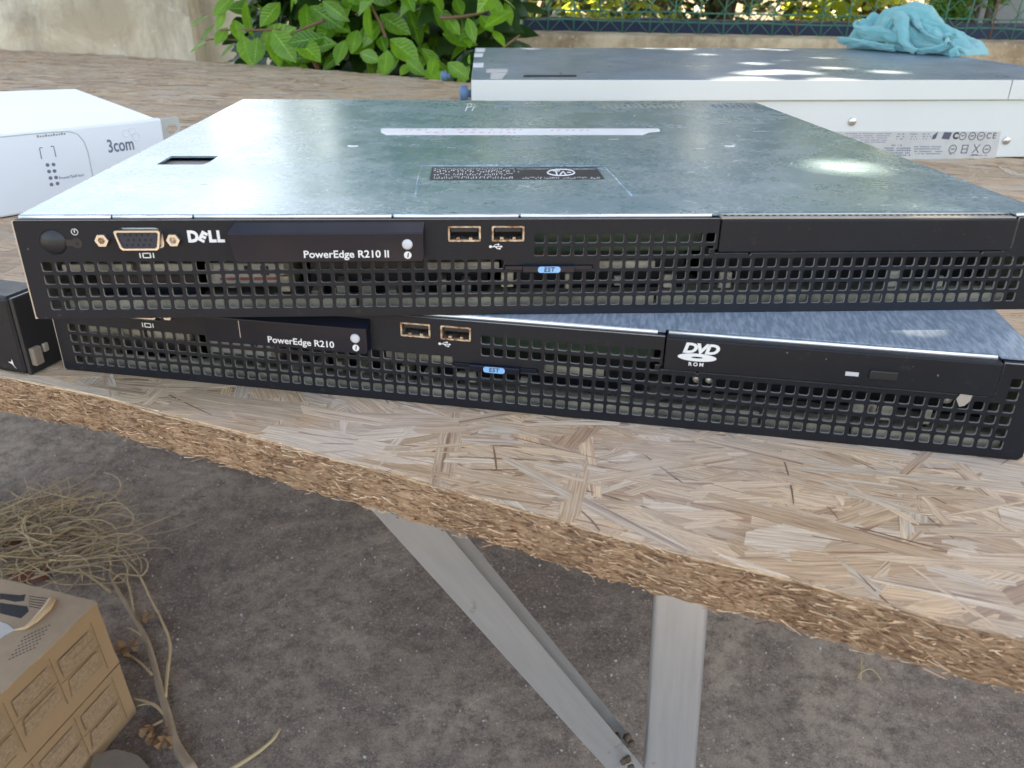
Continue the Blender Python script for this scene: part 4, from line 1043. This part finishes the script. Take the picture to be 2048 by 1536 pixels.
mb = MB(); limb(mb, ((385, 1540), (358, 1500), (345, 1470), (335, 1430), (322, 1385), (312, 1345), (300, 1300), (288, 1270), (262, 1225), (235, 1180), (222, 1150), (222, 1120)), 7.0, 2.2, 12)
mb.build('main_stem', 'grey_twig', br)
mb = MB()
for q, r0, r1 in ((((330, 1395), (334, 1350), (340, 1290), (325, 1245), (300, 1195), (275, 1145), (240, 1110), (205, 1075)), 3.8, 2.0), (((332, 1432), (312, 1412), (290, 1403), (268, 1398)), 4, 2.2), (((305, 1350), (280, 1325), (255, 1308), (240, 1300)), 3, 1.6), (((266, 1228), (262, 1190), (255, 1160), (258, 1130)), 3, 1.8),
                  (((222, 1185), (190, 1160), (150, 1130), (130, 1090)), 3.4, 1.6), (((224, 1162), (240, 1148), (262, 1150), (285, 1150), (296, 1130), (285, 1115), (262, 1122)), 2.2, 1.4), (((222, 1120), (214, 1105), (205, 1090)), 3, 1.4), (((290, 1275), (270, 1262), (255, 1255)), 4, 1.5), (((328, 1440), (300, 1455), (285, 1470)), 3, 1.4),
                  (((330, 1425), (300, 1408), (275, 1412)), 2.5, 1.3), (((210, 1160), (160, 1145), (120, 1140)), 2.6, 1.4), (((222, 1130), (200, 1060), (170, 1015), (120, 1000), (90, 1005)), 2.4, 1.6), (((240, 1075), (262, 1084), (285, 1076)), 2.4, 3)):
    limb(mb, q, r0 * .72, r1 * .65, 12, 6)
mb.build('side_twigs', 'dry_twig', br)
mb = MB()
for cx, cy, n_, sp in ((258, 1290, 8, 16), (290, 1232, 5, 12), (315, 1478, 14, 22), (295, 1465, 7, 12), (248, 1305, 5, 12)):
    for k in range(n_):
        c = gp(cx + rt.gauss(0, sp * .6), cy + rt.gauss(0, sp * .5), rt.uniform(6, 22)); L = rt.uniform(9, 20); a = rt.uniform(0, 6.3); e = rt.uniform(-.5, .5)
        d = Vector((math.cos(a), math.sin(a), e)) * L; s_ = Vector((-math.sin(a), math.cos(a), rt.uniform(-.6, .6))) * L * .35
        mb.add([c, c + d * .4 + s_ + Vector((0, 0, 4)), c + d * .8 + s_ * .6 - Vector((0, 0, 3)), c + d, c + d * .7 - s_ * .8 + Vector((0, 0, 4)), c + d * .3 - s_], [(0, 1, 4, 5), (1, 2, 3, 4)])
mb.build('withered_leaves', 'dead_leaf', br)
mb = MB(); pts = sm([gp(452, 1545, 6), gp(480, 1528, 6), (gp(515, 1505, 8)), gp(545, 1480, 10), gp(556, 1464, 12), gp(559, 1458, 10)]); mb.tube(pts, [3.2 - 1.6 * i / len(pts) for i in range(len(pts))], 6)
tag(mb.build('dry_stick', 'dry_twig'), 'single pale dry stick on the ground right of the dead branch', 'stick')
mb = MB(); pts = sm([gp(1716, 1356, 4), gp(1722, 1345, 8), gp(1738, 1338, 9), gp(1752, 1345, 8), gp(1762, 1360, 5)]); mb.tube(pts, 1.0, 5); mb.tube([gp(1722, 1318, 5), gp(1722, 1345, 6), gp(1721, 1358, 4)], 1.4, 5)
tag(mb.build('curled_stem', 'dry_twig'), 'small curled dry stem on the concrete right of the trestle leg', 'stem')
for k, (x, y, s1, lb) in enumerate(((5, 1090, 34, 'large rust brown fallen leaf at the left end of the twig heap'), (58, 1150, 22, 'small rust brown leaf under the twig heap just above the carton'))):
    mb = MB(); c = gp(x, y, 6); r_ = s1
    ptl = [(c.x + r_ * 1.5 * math.cos(a * .63) * (1 + .15 * math.sin(a * 3)), c.y + r_ * .8 * math.sin(a * .63), c.z + 5 * math.sin(a * 1.3)) for a in range(10)]
    mb.add(ptl + [(c.x, c.y, c.z + 10)], [(i, (i + 1) % 10, 10) for i in range(10)]); tag(mb.build('fallen_leaf', 'rust_leaf'), lb, 'leaf', 'fallen leaves in the twig heap')

# ------------------------------------------------------------------ garden wall, low wall, fence
mb = MB(); xe = ony(380, 60, 2750).x
vs = []; n1, n2 = 60, 24
for j in range(n2 + 1):
    for i in range(n1 + 1):
        x = -4200 + (xe + 4200) * i / n1; z = GZ - 20 + (520 - GZ) * j / n2
        vs.append((x, 2750 + 9 * noise.noise(Vector((x * .004, z * .004, 1))) + (18 if i == n1 else 0), z))
mb.add(vs, [(j * (n1 + 1) + i, j * (n1 + 1) + i + 1, (j + 1) * (n1 + 1) + i + 1, (j + 1) * (n1 + 1) + i) for j in range(n2) for i in range(n1)], sm=True)
mb.add([(xe, 2768, GZ), (xe, 2768, 520), (xe, 2900, 520), (xe, 2900, GZ), (-4200, 2900, GZ), (-4200, 2900, 520), (-4200, 2750, 520)], [(0, 3, 2, 1), (3, 4, 5, 2), (1, 2, 5, 6)])
tag(mb.build('garden_wall', 'old_plaster'), 'stained cream plaster wall behind the board at the upper left', 'wall')
mb = MB(); mb.box(xe, 420, 2900, 3010, GZ - 10, 260, 0); o = mb.build('rear_wall', 'old_plaster'); tag(o, 'darker plaster wall set back behind the leafy shrub', 'wall')
K0 = ony(1015, 64.5, 2600); K1 = ony(2048, 85, 2600); ku = (K1 - K0).normalized()
KA = K0 - ku * 250; KB = K1 + ku * 1500
mb = MB(); n1 = 160; vs = []
for i in range(n1 + 1):
    p = KA.lerp(KB, i / n1); e = 3 * noise.noise(Vector((p.x * .02, 0, 0))) + 1.5 * noise.noise(Vector((p.x * .09, 0, 0)))
    vs += [(p.x, 2600, GZ - 10), (p.x, 2600 + e, p.z - 12 + e), (p.x, 2606 + e, p.z - 3 + e * .6), (p.x, 2618, p.z + e * .5), (p.x, 2745, p.z + 2 + e * .5), (p.x, 2750, GZ - 10)]
mb.add(vs, [(i * 6 + k, (i + 1) * 6 + k, (i + 1) * 6 + k + 1, i * 6 + k + 1) for i in range(n1) for k in range(5)], sm=False)
tag(mb.build('low_wall', 'kerb_concrete'), 'low rough concrete wall running below the green wire fence', 'low wall')
fn_ = empty('wire_fence', 'green wire mesh fence with crossed strands standing on the low concrete wall', 'fence', (0, 0, 0))
FY = 2715.0; F0 = ony(1000, 60, FY); zb = F0.z - 10
def kz(x): return K0.z + (K1.z - K0.z) * (x - K0.x) / (K1.x - K0.x)
mb = MB(); mr = MB(); st = 88.0; x = K0.x - 120; k = 0; top_h = 950
while x < 3300:
    z0 = kz(x); sway = lambda z, x=x: 9 * noise.noise(Vector((x * .01, z * .006, 2)))
    tgt = mr if k in (13, 21) else mb
    tgt.tube([(x + sway(z0 + h) + h * .03, FY + 8 * noise.noise(Vector((x * .01, h * .01, 0))), z0 + h) for h in range(-5, top_h, 60)], 2.6, 5)
    for s1 in (-1, 1):
        h0 = 0
        pts = []
        for h in range(-5, top_h, 44): pts.append((x + s1 * (h + 5) + sway(z0 + h), FY + 2 * s1 + 8 * noise.noise(Vector((x * .01, h * .01, 0))), z0 + h))
        mb.tube(pts, 1.7, 4)
    x += st; k += 1
for h in (38, 68, 150, 235, 320, 405, 490, 575, 660, 745, 830, 915):
    (mr if h == 150 else mb).tube([(xx, FY + 3, kz(xx) + h + 6 * noise.noise(Vector((xx * .006, h, 0)))) for xx in range(int(K0.x - 150), 3300, 45)], 2.8 if h < 160 else 2, 5)
mb.build('wire_mesh', 'fence_green', fn_); mr.build('rusty_wires', 'rust', fn_)
# tarpaulin-covered row behind
mb = MB(); vs = []; xs_ = list(range(100, 3300, 50))
for x in xs_:
    wv = 14 * noise.noise(Vector((x * .006, 0, 3))); vs += [(x, 3000, GZ), (x, 2990 + wv, 70 + wv), (x, 3020, 86 + wv * .8), (x, 3300, 10 + wv), (x, 3320, GZ)]
mb.add(vs, [(i * 5 + k, (i + 1) * 5 + k, (i + 1) * 5 + k + 1, i * 5 + k + 1) for i in range(len(xs_) - 1) for k in range(4)], sm=True)
tag(mb.build('tarpaulin', 'tarp_blue'), 'dark blue tarpaulin stretched along the ground behind the wire fence', 'tarpaulin')
# shutter and shed wall at the far right
sx0, sx1 = ony(1868, 20, 3700).x, ony(1960, 20, 3700).x
sh = MB(); sh.box(sx0, sx1, 3740, 3760, -250, 900, 0)
for k in range(26): sh.box(sx0 + 4, sx1 - 4, 3715, 3742, -240 + k * 44, -240 + k * 44 + 30, 0, 4)
tag(sh.build('slatted_shutter', 'shutter_brown'), 'brown slatted shutter seen behind the cloth beyond the fence', 'shutter')
sh = MB(); sh.box(sx1 + 6, 6500, 3700, 3850, GZ, 1500, 0); tag(sh.build('shed_wall', 'grey_wall'), 'plain grey block wall beyond the fence at the far right', 'wall')

# ------------------------------------------------------------------ foliage
def leafshape(L, Wd, fold=.25, droop=.18):
    """camellia leaf: 7 stations x 3, local x along, z up"""
    st = [(0, .04), (.12, .42), (.3, .86), (.5, 1.0), (.7, .82), (.86, .42), (1, .02)]; vs = []; fs = []
    for k, (t_, w_) in enumerate(st):
        z = -droop * L * t_ * t_; h = Wd / 2 * w_; vs += [(L * t_, -h, z + h * fold), (L * t_, 0, z), (L * t_, h, z + h * fold)]
        if k: fs += [((k - 1) * 3, k * 3, k * 3 + 1, (k - 1) * 3 + 1), ((k - 1) * 3 + 1, k * 3 + 1, k * 3 + 2, (k - 1) * 3 + 2)]
    return vs, fs
def putleaf(mb, base, direction, nrmv, L, Wd, tone, fold=.25, droop=.18):
    d = direction.normalized(); s_ = d.cross(nrmv)
    if s_.length < 1e-3: s_ = d.cross(Vector((.3, .5, .2)))
    s_.normalize(); n_ = s_.cross(d); vs, fs = leafshape(L, Wd, fold, droop)
    mb.add([base + d * a + s_ * b + n_ * c for a, b, c in vs], fs, tone=tone, sm=True, uvs=[(a / L, 1.0 * ((i % 3) - 1)) for i, (a, b, c) in enumerate(vs)])
rl_ = random.Random(3)
shrub = empty('camellia_shrub', 'glossy green broad leaved shrub growing behind the board at the top', 'shrub', tuple(onz(640, 300, GZ).lerp(Vector((-60, 2000, GZ)), 1)))
so_ = shrub.location * 1000
def toloc(mb): mb.v = [(a - so_.x, b - so_.y, c - so_.z) for a, b, c in mb.v]; return mb
hero = [ # base px, tip px, width px, Y
 ((515, 95), (592, 55), 44, 1880), ((585, 60), (636, 120), 46, 1820), ((665, 38), (640, 85), 34, 1850), ((660, 45), (700, 62), 30, 1850), ((545, 60), (590, 122), 44, 1780), ((592, 78), (640, 118), 40, 1760),
 ((745, 75), (705, 105), 42, 1780), ((760, 30), (820, 66), 36, 1750), ((810, 18), (858, 60), 34, 1760), ((780, 78), (838, 124), 42, 1700), ((775, 100), (768, 150), 30, 1650), ((540, 68), (560, 134), 30, 1790), ((515, 75), (508, 130), 32, 1800), ((485, 70), (500, 128), 32, 1810),
 ((620, 12), (690, 60), 38, 1860), ((650, 0), (652, 78), 36, 1870), ((560, 5), (520, 50), 30, 1880), ((470, 40), (480, 80), 26, 1850), ((455, 55), (430, 90), 22, 1860), ((425, 75), (378, 105), 14, 1900), ((420, 30), (378, 50), 10, 1920), ((450, 20), (432, 60), 16, 1900), ((470, -10), (425, 30), 22, 1900), ((430, 48), (398, 78), 9, 1900), ((470, 85), (440, 112), 9, 1880),
 ((690, 80), (672, 128), 26, 1740), ((715, 60), (702, 105), 30, 1760), ((860, 25), (905, 50), 30, 1720), ((890, 32), (920, 70), 24, 1640), ((935, 35), (950, 85), 22, 1600), ((960, 30), (985, 60), 24, 1600), ((985, 60), (1010, 92), 18, 1580), ((870, 115), (862, 150), 24, 1560), ((895, 125), (938, 158), 30, 1500), ((850, 140), (880, 160), 30, 1540), ((812, 120), (850, 150), 26, 1600),
 ((680, -5), (740, 20), 30, 1850), ((740, 0), (800, -10), 30, 1780), ((800, -8), (835, 12), 24, 1760), ((700, 20), (640, 8), 24, 1880), ((910, -5), (925, 30), 24, 1650), ((985, -5), (1000, 40), 26, 1620), ((1010, 5), (1022, 50), 20, 1620), ((720, 105), (760, 122), 26, 1700), ((820, 128), (800, 150), 18, 1620), ((930, 60), (940, 92), 20, 1620)]
mb = MB()
for b_, t_, w_, Y in hero:
    Y = Y + 30
    p = ony(b_[0], b_[1], Y + rl_.uniform(0, 30)); q = ony(t_[0], t_[1], Y - 25); d = q - p; dist = (p - CAM).length
    L = d.length; Wd = max(w_ * dist / FPX, L * .28); toc = (CAM - p).normalized(); nn = (toc + Vector((rl_.uniform(-.3, .3), 0, rl_.uniform(.1, .7)))).normalized()
    if w_ < 15: nn = Vector((0, -.2, 1)); 
    putleaf(mb, p, d, nn, L, Wd, rl_.uniform(.45, 1), rl_.uniform(.1, .3), rl_.uniform(.02, .15))
# surrounding mass
for i in range(620):
    px = rl_.gauss(720, 180); py = rl_.uniform(-650, 120)
    if not 450 < px < 1030: continue
    if px < 520 and py > 70: continue
    ey = max(1500, redge_y(ony(px, 150, 1700).x)); Y = ey + rl_.uniform(60, 520)
    p = ony(px, py, Y); a = rl_.uniform(0, 6.3); d = Vector((math.cos(a), math.sin(a) * .6 - .3, rl_.uniform(-1.1, .1))); nn = Vector((rl_.uniform(-.5, .5), rl_.uniform(-1.0, 0), rl_.uniform(.3, 1)))
    L = rl_.uniform(65, 105); putleaf(mb, p, d, nn, L, L * rl_.uniform(.42, .52), rl_.uniform(0, .9), rl_.uniform(.1, .35))
toloc(mb).build('foliage', 'camellia_leaf', shrub)
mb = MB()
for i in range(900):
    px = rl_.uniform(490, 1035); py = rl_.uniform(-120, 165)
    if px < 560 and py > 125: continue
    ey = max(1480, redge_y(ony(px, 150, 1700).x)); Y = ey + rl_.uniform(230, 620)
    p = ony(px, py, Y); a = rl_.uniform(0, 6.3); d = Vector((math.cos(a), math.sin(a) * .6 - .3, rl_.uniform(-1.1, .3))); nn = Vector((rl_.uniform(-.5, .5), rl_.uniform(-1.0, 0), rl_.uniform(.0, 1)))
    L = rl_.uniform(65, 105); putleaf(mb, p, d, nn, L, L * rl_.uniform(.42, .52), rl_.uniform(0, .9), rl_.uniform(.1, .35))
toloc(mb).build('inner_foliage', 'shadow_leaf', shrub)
mb = MB()
for q, r0, Y in ((((638, 140), (622, 100), (640, 40), (690, -40), (700, -200)), 7, 1950), (((778, 95), (762, 50), (735, -10), (720, -120)), 4.5, 1760), (((700, -60), (735, 0), (712, 30)), 4, 1850), (((650, 40), (600, 60), (560, 80)), 4, 1850), (((880, 36), (930, 32), (975, 20), (1010, -20)), 4, 1650), (((560, 60), (480, 60), (440, 60)), 3, 1880), (((480, 80), (430, 78), (410, 82)), 2.5, 1890), (((1000, 100), (1020, 85), (1040, 70)), 3, 1600), (((700, 145), (690, 60), (700, -100)), 12, 2100)):
    pts = sm([ony(x, y, Y) for x, y in q], 5); mb.tube(pts, [r0 * (1 - .4 * i / len(pts)) for i in range(len(pts))], 6)
toloc(mb).build('stems', 'stem_brown', shrub); mb = MB(); mb.tube([(so_.x, so_.y, GZ + 380), (so_.x - 20, so_.y, -100), (so_.x + 40, so_.y + 20, 300)], [30, 22, 14], 9)
toloc(mb).build('trunk', 'stem_brown', shrub)
# terracotta pot
mb = MB(); cp = ony(705, 150, 2030); rr_ = 150
prof = [(95, GZ + 2), (110, GZ + 150), (135, GZ + 330), (142, -75 - 40), (160, -75 - 38), (160, -70), (146, -70), (140, -100)]
pr = []
for r_, z in prof: pr.append([(cp.x + r_ * math.cos(a * math.pi / 16), cp.y + r_ * math.sin(a * math.pi / 16), z) for a in range(33)])
loft(pr, mb); po = mb.build('plant_pot', 'terracotta'); tag(po, 'terracotta plant pot half hidden under the glossy green shrub', 'plant pot')
def cloudtree(name, label, cat, base, centers, nleaf, size, mat, trunk_r, sd, group=None, trunk=True):
    rr = random.Random(sd); e = empty(name, label, cat, base, 0, group); B = Vector(base); mb = MB()
    for i in range(nleaf):
        c, rad = rr.choice(centers); c = Vector(c)
        while True:
            v_ = Vector((rr.uniform(-1, 1), rr.uniform(-1, 1), rr.uniform(-1, 1)))
            if v_.length < 1: break
        p = c + Vector((v_.x * rad[0], v_.y * rad[1], v_.z * rad[2])) - B
        if noise.noise((p + B) * .006) < -.12 and rr.random() < .8: continue
        a = rr.uniform(0, 6.3); d = Vector((math.cos(a), math.sin(a), rr.uniform(-.9, .5))); n_ = Vector((rr.uniform(-1, 1), rr.uniform(-1, 1), 1)).normalized()
        L = size * rr.uniform(.7, 1.3); s_ = d.cross(n_).normalized() * L * .28
        mb.add([p, p + d * L * .35 + s_, p + d * L * .8 + s_ * .6, p + d * L, p + d * L * .75 - s_ * .7, p + d * L * .3 - s_], [(0, 1, 2, 3, 4, 5)], tone=min(1, max(0, rr.gauss(.5, .25))))
    mb.build('crown', mat, e)
    if trunk:
        mb = MB(); c0 = Vector(centers[0][0]) - B; mb.tube([(0, 0, 0), (c0.x * .3, c0.y * .3, c0.z * .4), (c0.x, c0.y, c0.z)], [trunk_r, trunk_r * .8, trunk_r * .4], 8)
        for c, rad in centers[1:]:
            c = Vector(c) - B; mb.tube([(c0.x * .3, c0.y * .3, c0.z * .4), (c0 + c) / 2, c], [trunk_r * .5, trunk_r * .35, trunk_r * .15], 6)
        mb.build('trunk', 'bark', e)
    return e
cloudtree('hedge_tree', 'yellow green leafy bush behind the fence, nearest the glossy shrub', 'bush', (500, 4300, GZ), [((600, 4300, 500), (750, 450, 700)), ((250, 4500, 1300), (700, 450, 700)), ((1000, 4500, 300), (500, 400, 500)), ((750, 4200, 0), (700, 300, 300))], 2400, 62, 'far_leaf', 60, 5, 'bushes behind the fence')
cloudtree('hedge_tree', 'dark leafy bush behind the middle of the green wire fence', 'bush', (1700, 4700, GZ), [((1700, 4700, 600), (700, 450, 800)), ((2100, 4800, 1500), (800, 500, 700)), ((1500, 4600, 100), (600, 350, 350)), ((1200, 4900, 1200), (500, 400, 700))], 3000, 80, 'tree_leaf', 70, 6, 'bushes behind the fence')
cloudtree('hedge_tree', 'dark leafy bush behind the fence beside the brown shutter', 'bush', (2750, 4700, GZ), [((2450, 4500, 500), (350, 350, 800)), ((3300, 5300, 1600), (800, 300, 800)), ((2300, 4500, 0), (350, 300, 350))], 2200, 75, 'far_leaf', 60, 8, 'bushes behind the fence')
cq = ony(1985, -10, 3250)
cloudtree('conifer_bush', 'bright green feathery conifer in front of the grey wall at the upper right', 'bush', (cq.x, 3250, GZ), [((cq.x, 3250, cq.z + 120), (130, 100, 170)), ((cq.x + 60, 3250, cq.z + 420), (220, 150, 250)), ((cq.x - 130, 3300, cq.z - 60), (90, 70, 70))], 2600, 26, 'thuja_leaf', 22, 9)
for k_, (tx_, ty_, ht_) in enumerate(((300, 6800, 3300), (1900, 7300, 3900), (3700, 7000, 3600), (5500, 6500, 3600))):
    cloudtree('tall_tree', 'dark leafy tree far beyond the fence, ' + ('nearest the plaster wall', 'behind the middle of the fence', 'behind the brown shutter', 'beyond the grey block wall')[k_], 'tree', (tx_, ty_, GZ), [((tx_, ty_, ht_ * .45), (1150, 700, ht_ * .42)), ((tx_ + 300, ty_, ht_ * .8), (900, 600, ht_ * .3)), ((tx_ - 500, ty_, ht_ * .2), (700, 500, 900))], 4200, 190, 'tree_leaf', 130, 30 + k_, 'trees far beyond the fence')
# overhanging shade tree whose gaps let the sun spots through
CH = 2650.0
targets = []
for (x, y, r_) in ((1060, 97, 9), (1114, 95, 8), (1299, 96.5, 10), (1357, 98.5, 14), (1372, 97, 8), (1412, 109, 9), (1512, 127, 12), (1570, 122, 11), (1647, 116, 9), (1665, 136, 13), (1775, 144, 13), (1526, 98, 9), (1562, 100, 9), (1477, 100, 8), (1530, 145, 20), (1575, 143, 20), (1605, 146, 16), (1500, 147, 15), (1505, 158, 22), (1465, 159, 12), (1650, 158.5, 16), (1690, 159, 9)):
    targets.append((onz(x, y, HZ), r_ * (1.3 if r_ > 14 else 1.6)))
targets += [(onz(1690, 334, LIDZ), 19), (onz(1820, 347, LIDZ), 5), (onz(1585, 322, LIDZ), 4), (onz(1760, 400, LIDZ), 4), (onz(1735, 408, LIDZ), 4), (onz(1800, 402, LIDZ), 4), (onz(1870, 418, LIDZ), 7)]
holes = [(t_ + sdir * ((CH - t_.z) / sdir.z), r_) for t_, r_ in targets]
offx, offy = sdir.x / sdir.z * CH, sdir.y / sdir.z * CH
mb = MB(); rc = random.Random(21); gx0, gx1, gy0, gy1 = -2900 + offx, 3300 + offx, -1300 + offy, 3900 + offy; stp = 62.0
y = gy0; nl = 0; base = Vector((4300, 1200, GZ))
while y < gy1:
    x = gx0
    while x < gx1:
        z = CH + rc.uniform(-14, 14); px_, py_ = x + rc.uniform(-12, 12), y + rc.uniform(-12, 12)
        e1 = noise.noise(Vector((x * .002, y * .002, 5))) * 300
        if gx0 + 200 + e1 < x < gx1 - 200 + e1 and gy0 + 150 + e1 < y < gy1 - 100 - e1:
            # project to canopy mean height along the sun
            cx_, cy_ = px_ - sdir.x / sdir.z * (z - CH), py_ - sdir.y / sdir.z * (z - CH)
            R0 = 63.0; ok = True; a0_ = rc.uniform(0, 1)
            pts = [(R0 * math.cos(a0_ + k * math.pi / 5), R0 * math.sin(a0_ + k * math.pi / 5)) for k in range(10)]
            near = [(h, r_) for h, r_ in holes if math.hypot(h.x - cx_, h.y - cy_) < R0 + r_ + 4]
            if near:
                # tile this spot with small leaves leaving the gap open
                s1 = 7.0; j = -R0
                while j < R0:
                    i = -R0
                    while i < R0:
                        if all(math.hypot(cx_ + i - h.x, cy_ + j - h.y) > r_ for h, r_ in near):
                            zz = z; mb.add([(px_ + i - s1 * .62 - base.x, py_ + j - s1 * .62 - base.y, zz - base.z), (px_ + i + s1 * .62 - base.x, py_ + j - s1 * .62 - base.y, zz - base.z), (px_ + i + s1 * .62 - base.x, py_ + j + s1 * .62 - base.y, zz - base.z), (px_ + i - s1 * .62 - base.x, py_ + j + s1 * .62 - base.y, zz - base.z)], [(0, 1, 2, 3)], tone=.4)
                        i += s1
                    j += s1
            else:
                tx, ty = rc.uniform(-.12, .12), rc.uniform(-.12, .12)
                mb.add([(px_ + a - base.x, py_ + b - base.y, z + a * tx + b * ty - base.z) for a, b in pts], [tuple(range(10))], tone=rc.uniform(.1, .9))
        x += stp
    y += stp
shade = empty('shade_tree', 'leafy tree whose branches overhang the yard and shade the board', 'tree', tuple(base))
mb.build('crown', 'canopy_leaf', shade)
mb = MB(); mb.tube([(0, 0, 0), (-100, 100, 1500), (-300, 300, 2900), (-1200, 700, CH - GZ + 250), (-3000, 1200, CH - GZ + 150)], [160, 130, 100, 60, 20], 10)
for k in range(7): a = k * .9; mb.tube([(-300, 300, 2900), (-1500 - 200 * k, 300 + 500 * math.sin(a), CH - GZ + 200), (-2500 - 250 * k, 900 + 1300 * math.sin(a), CH - GZ + 110)], [60, 30, 10], 6)
mb.build('trunk', 'bark', shade)
